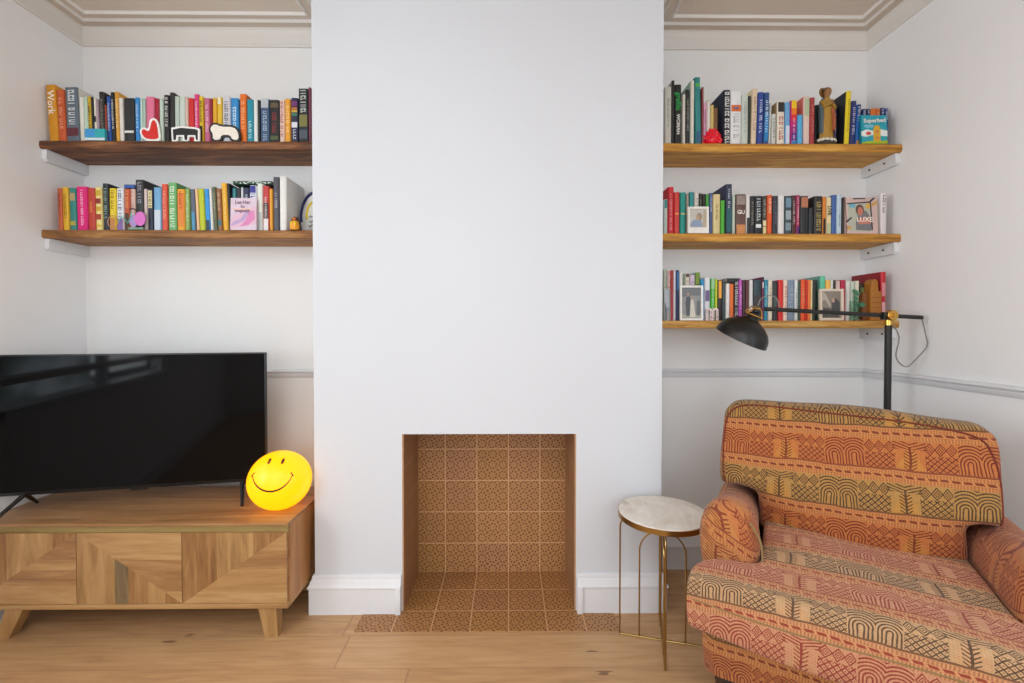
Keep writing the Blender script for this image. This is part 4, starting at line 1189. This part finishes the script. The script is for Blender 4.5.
def cover(s, xl, xr, y0, y1, Y, col, name, label, cat, t=.014, lean=.13, side=None):
    """a book shown front cover out, leaning back against the row"""
    p0, p1 = P(xl, y1, Y), P(xr, y0, Y); w = p1.x-p0.x; h = p1.z-s.z
    mb = MB(); mb.box(0, w, 0, .002, 0, h).box(0, w, t-.002, t, 0, h).box(0, .002, 0, t, 0, h)
    o = mb.build(name, [bk(col)], smooth=0); o.location = (p0.x, Y, s.z+.001); o.rotation_euler = (-lean, 0, 0)
    MB().box(.003, w-.002, .0022, t-.0022, .002, h-.002).build('pages', PAGE, o, smooth=0)
    tag(o, label, cat)
    return o, w, h
def decal(o, name, polys, w, h, off=-.0006):
    mats, mb = [], MB()
    for c, pts in polys:
        mats.append(bk(c)); mb.prism([(x*w, z*h) for x, z in pts], off, .0004, 'xz', len(mats)-1); off -= .0003
    return mb.build(name, mats, o, smooth=0)
def disc(cx, cz, rx_, rz__, n=18): return [(cx+rx_*math.cos(2*PI*i/n), cz+rz__*math.sin(2*PI*i/n)) for i in range(n)]
R01 = [(0, 0), (1, 0), (1, 1), (0, 1)]
# pink book, cover out, on the lower left shelf
o, w, h = cover(sLL, 230.2, 256, 198, 229.4, sLL.Yf+.004, '#d8c3d3', 'book', 'pale pink book shown cover out on the lower left shelf', 'book', .010, .03)
decal(o, 'cover_print', [('#dcb3c8', [(0, .3), (.2, .5), (.5, .55), (.9, .75), (1, .7), (1, .2), (0, .05)]), ('#b79cc6', [(.03, .12), (.3, .2), (.55, .3), (.7, .55), (.6, .6), (.4, .35), (.1, .25)]), ('#d782b4', [(.35, .1), (.7, .15), (.95, .35), (.9, .62), (.7, .55), (.6, .3)]), ('#e6c0b0', [(.1, .62), (.8, .62), (.8, .68), (.1, .68)])], w, h)
for tx, z, sz in (('Let Her', .86, .021), ('be', .73, .016), ('magnetic', .60, .019)):
    lettering('title', tx, sz, T(w*.48, -.0022, h*z) @ FRONT, bk('#8a5f86'), o, .0003)
# turquoise book, cover out, right end of the upper right shelf
o, w, h = cover(sUR, 861.6, 888, 114.8, 143.0, sUR.Yf+.004, '#1fa0b4', 'book', 'turquoise illustrated book shown cover out on the upper right shelf', 'book', .012, .05)
decal(o, 'cover_print', [('#a9b822', [(0, 0), (1, 0), (1, .12), (.7, .1), (.3, .09), (0, .04)]), ('#e4ebe6', [(0, .27), (.2, .24), (.4, .3), (1, .26), (1, .45), (.8, .5), (.5, .44), (.2, .5), (0, .42)]), ('#d6aa24', [(.46, .08), (.72, .08), (.74, .5), (.68, .64), (.52, .64), (.46, .5)]), ('#cf4a3c', disc(.27, .36, .1, .06)), ('#d98246', disc(.6, .42, .07, .06)), ('#d98246', disc(.6, .2, .06, .05)), ('#7cc3dc', [(.12, .56), (.45, .56), (.45, .66), (.12, .66)])], w, h)
lettering('title', 'Superbed', .026, T(w*.5, -.0036, h*.80) @ Matrix.Rotation(-.05, 4, 'Y') @ FRONT, bk('#f0efe6'), o, .0003)
# pastel book with a portrait, cover out, on the middle right shelf
o, w, h = cover(sMR, 846.8, 878.6, 197.2, 233.2, sMR.Yf+.006, '#d3b5ae', 'book', 'pastel book with a portrait on its cover, middle right shelf', 'book', .03, .07)
decal(o, 'cover_print', [('#b8b9a8', [(.08, .06), (.82, .06), (.80, .84), (.05, .82)]), ('#6fb3c6', [(.12, .72), (.3, .72), (.3, .86), (.12, .86)]), ('#d9b150', [(.62, .7), (.78, .7), (.78, .86), (.66, .84)]), ('#76767a', [(.3, .1), (.75, .08), (.82, .12), (.82, .36), (.66, .62), (.5, .66), (.36, .5), (.3, .3)]), ('#5d4a48', disc(.44, .66, .13, .15)), ('#c97a62', disc(.45, .62, .085, .12)), ('#cf7f6d', [(.38, .26), (.78, .28), (.74, .46), (.5, .44), (.38, .42)]), ('#2f2b3f', [(.8, .1), (.83, .1), (.8, .86), (.77, .86)]), ('#2f2b3f', [(.05, .82), (.78, .86), (.95, 1), (.88, 1), (.74, .89), (.05, .845)]), ('#cf9f4a', [(.84, .76), (.98, .82), (.99, .92), (.84, .84)]), ('#3a3346', [(.25, .955), (.62, .965), (.62, .99), (.25, .98)]), ('#2f2b3f', [(.0, .3), (.16, .42), (.16, .46), (.0, .35)]), ('#cfa24e', [(.02, .1), (.13, .14), (.13, .2), (.02, .2)])], w, h)
lettering('title', 'LUXE', .03, T(w*.56, -.0052, h*.38) @ FRONT, bk('#f3ece4'), o, .0003)

# turquoise and blue little box, upper left shelf
p0, p1 = P(85.2, 138.6, 1.99), P(105, 129, 1.99)
mb = MB(); wq, hq = p1.x-p0.x, p1.z-sUL.z
mb.box(0, wq, 0, .014, 0, hq, 0, .001); mb.box(.0, wq*.5, -.0006, .001, hq*.3, hq*.95, 1).box(wq*.52, wq, -.0006, .001, hq*.25, hq*.95, 2).box(0, wq, -.0006, .001, 0.001, hq*.22, 3)
o = mb.build('box', [bk('#3aa7b8'), bk('#3f93cf'), bk('#27a7ac'), bk('#d8dde0')], smooth=0); o.location = (p0.x, 1.988, sUL.z+.0008)
tag(o, 'small blue and turquoise box in front of the upper left books', 'box')

# cut-out ornaments on the upper left shelf
WHT, BLK2 = paint('#efeeea', .5, name='white_print'), paint('#1a1a1c', .5, name='black_print')
def standing(name, label, outline_px, inner_px, Y, c_out, c_in, s, group=None, th=.006):
    pts = [P(x, y, Y) for x, y in outline_px]
    zmin = min(p.z for p in pts); cx = sum(p.x for p in pts)/len(pts)
    f = lambda L: [((P(x, y, Y).x-cx), (P(x, y, Y).z-zmin)) for x, y in L]
    o = MB().prism(f(outline_px), 0, th, 'xz').build(name, c_out, smooth=0); o.location = (cx, Y, s.z+.0008)
    for k, L in enumerate(inner_px): MB().prism(f(L), -.0012, .001, 'xz').build('painted_panel', c_in, o, smooth=0)
    tag(o, label, 'ornament', group); return o
def chaikin(L, n=2):
    for _ in range(n):
        L = [q for i in range(len(L)) for q in ((L[i][0]*.75+L[(i+1) % len(L)][0]*.25, L[i][1]*.75+L[(i+1) % len(L)][1]*.25), (L[i][0]*.25+L[(i+1) % len(L)][0]*.75, L[i][1]*.25+L[(i+1) % len(L)][1]*.75))]
    return L
heart_o = [(139.5, 131), (140, 126.5), (143.5, 124.5), (148, 126.5), (148.8, 124), (149.2, 118), (152, 115.6), (156, 116.2), (158.6, 121), (160, 130), (161, 138.6), (152, 139), (144, 138)]
heart_i = [(141.6, 131), (142, 128), (144.2, 126.6), (147.6, 129), (150, 127.8), (151, 121), (152.6, 117.9), (154.8, 118), (157, 122), (158, 130), (158.8, 136.4), (152, 137), (145, 136)]
standing('heart_ornament', 'red heart ornament with a white border on the upper left shelf', chaikin(heart_o), [chaikin(heart_i)], 1.995, WHT, paint('#d22016', .4), sUL)
rr4 = lambda x0, y0, x1, y1, r: [(x0+r, y0), (x1-r, y0), (x1, y0+r), (x1, y1), (x0, y1), (x0, y0+r)]
blk_o = [(171, 125), (181, 123.2), (195, 124.5), (199.6, 126), (199.6, 138.6), (194.2, 138.6), (194, 134), (189, 134), (188.6, 138.6), (183, 138.6), (182.6, 134), (178, 134), (177.6, 138.6), (172, 138.6)]
blk_i = [(173, 126.8), (181, 125.2), (195, 126.4), (197.8, 127.6), (197.8, 137.2), (196, 137.2), (195.4, 132.4), (187.6, 132.4), (187, 137.2), (184.8, 137.2), (184.2, 132.4), (176.4, 132.4), (175.8, 137.2), (173.6, 137.2)]
standing('cutout_ornament', 'black cutout ornament with a white edge on the upper left shelf', blk_o, [blk_i], 1.995, WHT, BLK2, sUL)
wh_o = [(208.4, 127), (210.5, 121), (216, 119.4), (222, 122.2), (234, 122), (240.2, 128), (241, 138.6), (231, 138.6), (229, 134), (222.5, 134), (221.5, 138.6), (211, 138.6), (211, 132)]
wh_i = [(210.2, 127), (212, 122.6), (216, 121.3), (221.4, 124), (233.4, 124), (238, 128.6), (238.8, 137), (232.6, 137), (230, 132), (221.4, 132), (220, 137), (213, 137), (213, 130.6)]
standing('cutout_ornament', 'white rounded cutout ornament with a black edge on the upper left shelf', chaikin(wh_o, 1), [chaikin(wh_i, 1)], 1.995, BLK2, paint('#ece4d8', .5), sUL)

# tinted round ornament on the lower left shelf
Y = 1.995
c1, c2 = P(112.5, 222, Y), P(139.5, 218.5, Y)
orn = thing('ornament', 'small colourful ornament of joined round pink and purple discs, lower left shelf', 'ornament', (c2.x, Y, sLL.z+.0008))
cz = lambda p: p.z - sLL.z
def px2(px, py): p = P(px, py, Y); return (p.x-c2.x, p.z-sLL.z)
sc = Y/F
a = px2(140.3, 219); MB().lathe([(0, .002), (6.2*sc, .002), (6.2*sc, -.002), (0, -.002)], 30, T(a[0], .0, a[1]) @ Matrix.Rotation(PI/2, 4, 'X') @ Matrix.Diagonal((.86, 1.14, 1, 1))).build('disc', paint('#d36bbd', .3), orn)
a = px2(132.6, 221); MB().lathe([(0, .002), (4.8*sc, .002), (4.8*sc, -.002), (0, -.002)], 30, T(a[0], .006, a[1]) @ Matrix.Rotation(PI/2, 4, 'X') @ Matrix.Diagonal((.8, 1.3, 1, 1))).build('disc', paint('#a98fc4', .3), orn)
a = px2(113, 222); MB().tube([(a[0]+5*sc*math.cos(q), 0, a[1]+6.2*sc*math.sin(q)) for q in [2*PI*i/24 for i in range(24)]], .0016, 6, closed=True).build('ring', paint('#c08a6a', .4), orn)
mb = MB(); mb.tube([(*px2(x, y)[:1], 0.002, px2(x, y)[1]) for x, y in ((118, 222), (121, 216.5), (124.5, 219), (127.3, 223.4), (130, 218), (131.5, 211))], .0022, 6); mb.build('strut', paint('#5fc0b8', .4), orn)
mb = MB(); mb.tube([(px2(x, y)[0], 0, px2(x, y)[1]) for x, y in ((129.2, 209.8), (131, 208.8), (134, 209), (136, 210.4))], .0022, 6); mb.build('handle', BLK2, orn)
a = px2(137, 227.8); MB().box(a[0]-.035, a[0]+.03, -.006, .008, 0, .010, 0, .002).build('base', paint('#7a9a86', .5), orn)

# little figurine in a hood and the round plate at the right end of the lower left shelf
fp = P(295, 229, 2.0)
fig = thing('figurine', 'tiny brown-hooded orange and yellow figurine beside the white plate', 'figurine', (fp.x, 2.0, sLL.z+.0008))
MB().lathe([(0, 0), (.018, 0), (.021, .006), (.021, .022), (.018, .036), (.012, .042), (0, .044)], 24).build('body', paint('#e79d1c', .4), fig)
MB().lathe([(0, .0), (.023, 0), (.0235, .02), (.021, .036), (.017, .05), (.012, .058), (0, .061)], 24, T(0, .007, 0)).build('hood', paint('#43221a', .5), fig)
MB().ball((0, -.003, .047), (.010, .009, .009)).build('face', paint('#d9772c', .5), fig)
for sx_ in (-.008, .008): MB().ball((sx_, -.016, .026), (.006, .006, .011)).build('wing', paint('#f0c12e', .4), fig)
PLT = paint('#e6e4df', .25, name='white_glaze')
pc = P(311.5, 208, 2.07)
pr_ = .098
plate = thing('plate', 'white plate painted with a navy arc and a yellow curve, leaning upright', 'plate', (pc.x, 2.075, sLL.z+.001), math.radians(-38))
PM = Matrix.Rotation(-.08, 4, 'X') @ T(0, 0, pr_) @ Matrix.Rotation(PI/2, 4, 'X')
MB().lathe([(0, .0), (.05, .0), (.06, .003), (pr_, .011), (pr_+.001, .0125), (pr_-.003, .014), (.058, .006), (0, .004)], 56, PM).build('dish', PLT, plate)
def arcs(r, a0, a1, n=24): return [PM @ Vector((r*math.cos(a0+(a1-a0)*i/n), r*math.sin(a0+(a1-a0)*i/n), .0125 if r > .08 else .0075)) for i in range(n+1)]
MB().tube(arcs(.086, math.radians(60), math.radians(205)), .0075, 8).build('navy_arc', paint('#232a5e', .3), plate)
MB().tube(arcs(.045, math.radians(75), math.radians(215)), .0055, 8).build('yellow_arc', paint('#dcc53a', .3), plate)
mb = MB()
for i, zz in enumerate((-.02, -.042, -.062)):
    mb.tube([PM @ Vector((-.02+.012*k, zz+.004*math.sin(k*2.2+i), .008)) for k in range(5)], .003, 6)
mb.build('grey_lines', paint('#9a9c9e', .4), plate)

# red bobbled ornament, upper right shelf
rp = P(713.6, 142, 2.0)
mb = MB(); hh = P(713.6, 124.5, 2.0).z - sUR.z
mb.lathe([(0, 0), (.034, 0), (.041, .008), (.042, .022), (.039, .04), (.031, .056), (.02, .068), (.009, hh-.004), (0, hh)], 40, fn=lambda a, z: 1+.07*math.sin(8*a+2.2*math.floor(z/.012)))
for k in range(5):
    for j in range(9):
        a = 2*PI*(j+.5*(k % 2))/9; zz = .010+.0135*k; r = [.040, .041, .037, .031, .022][k]
        mb.ball((r*math.cos(a), r*math.sin(a), zz), .0075, seg=10)
o = mb.build('ornament', paint('#e0122c', .15, name='red_glass')); o.location = (rp.x, 2.0+.03, sUR.z+.0008)
tag(o, 'glossy red bobbled dome ornament on the upper right shelf', 'ornament')

# robed statuette
sp = P(826.5, 142, 2.02); SH = P(826, 87.5, 2.02).z - sUR.z
st = thing('statuette', 'painted standing robed statuette with a brown halo, upper right shelf', 'statuette', (sp.x, 2.022, sUR.z+.0008), .25)
k = SH/.245
GOLD, NAVYB = paint('#a9802f', .4, name='gold_paint'), paint('#4d5f66', .5, name='grey_blue_paint')
MB().lathe([(0, 0), (.040*k, 0), (.044*k, .006*k), (.042*k, .016*k), (.03*k, .024*k), (0, .026*k)], 28, Matrix.Diagonal((1, .62, 1, 1)), fn=lambda a, z: 1+.05*math.sin(5*a)).build('base', paint('#3d3526', .6), st)
mb = MB()
for q in range(7): a = PI+PI*q/6; mb.ball((.035*k*math.cos(a), .021*k*math.sin(a), .02*k), (.011*k, .009*k, .008*k), seg=12)
mb.build('cloud', paint('#d9d3c4', .6), st)
mb = MB(); cs = []
def ring_(z, rx_, ry_, cx=0, cy=0, f=.0, n=28):
    return [(cx+rx_*k*math.cos(2*PI*i/n)*(1+f*math.sin(9*2*PI*i/n)), cy+ry_*k*math.sin(2*PI*i/n)*(1+f*math.sin(9*2*PI*i/n)), z*k) for i in range(n)]
G = [ring_(.022, .026, .018, 0, 0, .10), ring_(.04, .029, .019, 0, 0, .10), ring_(.08, .027, .018, 0, 0, .09), ring_(.12, .025, .017, 0, 0, .06), ring_(.15, .026, .017, 0, 0, .03), ring_(.175, .028, .016), ring_(.192, .024, .014), ring_(.2, .012, .010), ring_(.206, .0095, .0095), ring_(.212, .012, .0125, 0, -.003), ring_(.222, .0145, .0155, 0, -.004), ring_(.234, .0135, .0145, 0, -.003), ring_(.242, .007, .008, 0, -.002)]
mb, R = cage(G, 0); mb.bm.faces.new(R[0][::-1]); mb.bm.faces.new(R[-1])
for f in mb.bm.faces:
    if f.calc_center_median().z > .2*k: f.material_index = 1
mb.build('figure', [GOLD, paint('#94693f', .5, name='flesh_paint')], st, smooth=60)
mb = MB(); Gm = []
for z, r, o_ in ((.05, .031, 0), (.1, .031, 0), (.15, .032, 0), (.185, .029, 0), (.2, .018, .002)):
    Gm.append([( r*k*math.cos(a)*1.06, (r*.68*k)*math.sin(a)+.002, z*k) for a in [PI*.02+PI*1.18*i/14 for i in range(15)]])
V = [[mb.bm.verts.new(p) for p in r] for r in Gm]
for A, B in zip(V, V[1:]):
    for i in range(14): mb.bm.faces.new((A[i], A[i+1], B[i+1], B[i]))
mb.build('mantle', NAVYB, st, smooth=60)
MB().lathe([(0, -.002), (.019*k, -.002), (.021*k, 0), (.019*k, .002), (0, .002)], 28, T(-.006*k, .012*k, .228*k) @ Matrix.Rotation(PI/2, 4, 'X')).build('halo', paint('#7d5a26', .45), st)
MB().ball((0, .002*k, .231*k), (.0155*k, .015*k, .0145*k)).build('hair', paint('#4a3220', .6), st)
mb = MB()
for s_ in (-1, 1):
    mb.tube([(s_*.026*k, -.002, .182*k), (s_*.028*k, -.012*k, .158*k), (s_*.004*k, -.024*k, .168*k)], [.0085*k, .008*k, .0055*k], 10)
mb.build('sleeves', GOLD, st)
MB().ball((0, -.026*k, .174*k), (.006*k, .005*k, .011*k)).build('hands', paint('#94693f', .5, name='flesh_paint'), st)
MB().tube([(.012*k, -.017*k, .15*k), (.016*k, -.02*k, .11*k), (.014*k, -.021*k, .06*k)], [.006*k, .008*k, .007*k], 8).build('sash', paint('#a0502c', .5), st)

# photo frames
def frame(s, xl, xr, y0, y1, Y, fcol, bw_, label, photo, lean=.12, rz=0, under=None):
    p0, p1 = P(xl, y1, Y), P(xr, y0, Y); w = p1.x-p0.x; h = p1.z-s.z
    fr = thing('photo_frame', label, 'photo frame', (p0.x, Y, s.z+.001), rz, None)
    fr.rotation_euler = (-.03, 0, 0)
    m_ = paint(fcol, .4, name='frame_paint'); b_ = bw_*w; bb = b_ if under is None else under*h
    mb = MB(); mb.box(0, b_, 0, .01, 0, h).box(w-b_, w, 0, .01, 0, h).box(b_, w-b_, 0, .01, h-b_, h).box(b_, w-b_, 0, .01, 0, bb)
    mb.build('border', m_, fr, smooth=0)
    mats, mb = [], MB(); off = .006
    for c, pts in photo:
        mats.append(paint(c, .3, name='photo_print')); mb.prism([(b_+x*(w-2*b_), bb+z*(h-b_-bb)) for x, z in pts], off, .0075, 'xz', len(mats)-1); off -= .0003
    mb.build('photograph', mats, fr, smooth=0)
    # strut
    MB().prism([(w*.4, 0.004), (w*.6, .004), (w*.55, h*.6), (w*.45, h*.6)], .0095, .0105, 'xz').build('strut', paint('#2e2b28', .6), fr, smooth=0)
    return fr
couple = [('#8f9090', R01), ('#6f7478', [(0, .7), (1, .75), (1, 1), (0, 1)]), ('#a9a69c', [(0, 0), (1, 0), (1, .16), (0, .12)]), ('#4e5358', [(.25, .08), (.42, .08), (.46, .6), (.4, .72), (.26, .7), (.2, .5)]), ('#a98f80', disc(.34, .78, .06, .065)), ('#d4cec3', [(.42, .05), (.72, .05), (.64, .5), (.6, .62), (.48, .6)]), ('#ab9484', disc(.56, .7, .055, .06)), ('#5f6468', [(.78, .1), (.95, .1), (.95, .6), (.8, .55)])]
frame(sLR, 680.2, 703.6, 285.6, 320.4, 1.997, '#eeeeea', .085, 'white photo frame with a standing couple, lowest right shelf', couple, .06)
baby = [('#c3bfb8', R01), ('#a9aaa8', [(0, 0), (1, 0), (1, .3), (0, .2)]), ('#8b9cb8', [(.1, .05), (.75, .05), (.7, .4), (.3, .45), (.1, .3)]), ('#9c8a72', disc(.6, .6, .17, .2)), ('#b89a7a', disc(.5, .55, .1, .13)), ('#b5a98e', [(.82, 0), (1, 0), (1, 1), (.86, .9)])]
frame(sMR, 687.8, 709.2, 206.6, 232.6, 1.992, '#e6e3de', .11, 'white photo frame with a pale picture, middle right shelf', baby, .06, under=.22)
old = [('#8d8378', R01), ('#b9ada0', [(0, .62), (.2, .7), (.45, .4), (.5, .5), (.2, .95), (0, 1)]), ('#55504d', [(.05, .02), (.9, .02), (.92, .3), (.5, .35), (.1, .4)]), ('#4c4c50', [(.55, .25), (.95, .25), (.95, .6), (.75, .75), (.55, .6)]), ('#bf9684', disc(.62, .66, .075, .085)), ('#cabdb0', [(.4, .12), (.9, .16), (.9, .26), (.6, .24), (.45, .3)])]
frame(sLR, 820, 844.4, 289, 320.4, 1.997, '#dccdbb', .10, 'cream photo frame with an old brown photograph, lowest right shelf', old, .09, .03)
street = [('#b3b9c2', R01), ('#8c95a0', [(0, 0), (1, 0), (1, .45), (.5, .4), (0, .5)]), ('#565c62', [(0, .0), (.5, .0), (.45, .35), (.2, .55), (0, .6)]), ('#a59a8e', [(.5, 0), (.9, 0), (.9, .3), (.6, .25)])]
frame(sLR, 664.6, 670.6, 289, 320.4, 1.997, '#c9c9c6', .06, 'narrow pale photo print against the chimney breast, lowest right shelf', street, .05)

# patterned letter-like ornament, glass pot with a leaf and brown stepped ornament, lowest right shelf
Y = 2.0; p0 = P(706, 320, Y); p1 = P(718.6, 308, Y); w_, h_ = p1.x-p0.x, p1.z-sLR.z
mb = MB()
def archpoly(x0, x1, h, t_):
    c = (x0+x1)/2; r = (x1-x0)/2; o_ = [(x0, 0)]+[(c-r*math.cos(PI*i/10), h-r+r*math.sin(PI*i/10)) for i in range(11)]+[(x1, 0), (x1-t_, 0)]
    i_ = [(c+(r-t_)*math.cos(PI*i/10), h-r+(r-t_)*math.sin(PI*i/10)) for i in range(11)]
    return o_+i_+[(x0+t_, 0)]
for q in (0, 1): mb.prism(archpoly(w_*.5*q, w_*(.5*q+.5), h_, w_*.17), 0, .012, 'xz')
rn = random.Random(5)
for _ in range(16):
    x = rn.choice((.08, .42, .58, .92))*w_; z = rn.uniform(.1, .85)*h_; mb.box(x-.002, x+.002, -.0008, .001, z-.002, z+.002, rn.choice((1, 2)))
o = mb.build('ornament', [bk('#e3d3d0'), bk('#c76a84'), bk('#6f6a8c')], smooth=0); o.location = (p0.x, Y, sLR.z+.0008)
tag(o, 'tiny pink-flowered double-arch ornament beside the white couple photo frame', 'ornament')

GL, nt, b = newmat('green_glass', .03); b.inputs['Base Color'].default_value = lin('#cfe4da'); b.inputs['Transmission Weight'].default_value = 1; b.inputs['IOR'].default_value = 1.2
LEAF = paint('#3f7d5a', .45, name='green_leaf')
vp = P(856, 320, 2.004); VH = P(856, 301, 2.004).z - sLR.z
vase = thing('glass_pot', 'small clear glass with a round-leaved green sprig, lowest right shelf', 'plant', (vp.x, 2.012, sLR.z+.0008))
MB().lathe([(0, 0), (.020, 0), (.0215, .004), (.0215, VH), (.0200, VH), (.0200, .006), (0, .005)], 28).build('glass', GL, vase)
mb = MB()
for (x, z, dx, r) in ((-.004, .13, .006, .012), (.008, .118, -.006, .010), (.0, .10, .012, .011), (.022, .070, .0, .017)):
    mb.tube([(0, 0, .012), (x*.5, 0, z*.55), (x, -.004, z)], .0012, 6)
    M = T(x, -.006, z) @ Matrix.Rotation(dx*60, 4, 'Y') @ Matrix.Rotation(.5, 4, 'X')
    mb.prism([((M @ Vector(p)).x, (M @ Vector(p)).z) for p in [(r*1.2*math.cos(q), 0, r*.75*math.sin(q)) for q in [2*PI*i/14 for i in range(14)]]], -.007, -.0062, 'xz')
mb.build('sprig', LEAF, vase)

Y = 2.004
BW = paint('#a86b22', .5, name='brown_wood'); BW2 = paint('#7d4a1a', .5, name='dark_brown_wood')
p0 = P(864.6, 320, Y); p1 = P(882, 279, Y)
w_, h_ = p1.x-p0.x, p1.z-sLR.z
bx_ = thing('ornament', 'brown wooden stepped tower ornament in front of the large red book', 'ornament', (p0.x, Y, sLR.z+.0008))
MB().box(w_*.36, w_, 0, .05, 0, h_*.70, 0, .003).build('block', BW, bx_)
MB().box(.0, w_*.36, .012, .05, 0, h_*.68, 0, .003).build('side_block', BW2, bx_)
MB().prism([(w_*.38, h_*.7), (w_*.86, h_*.7), (w_*.80, h_*.95), (w_*.62, h_), (w_*.44, h_*.95)], .005, .045, 'xz').build('tower', BW, bx_, smooth=0)
mb = MB()
for zz in (.18, .3, .42, .54): mb.box(w_*.42, w_*.94, -.001, .001, h_*zz, h_*zz+.003)
mb.build('carved_lines', BW2, bx_, smooth=0)
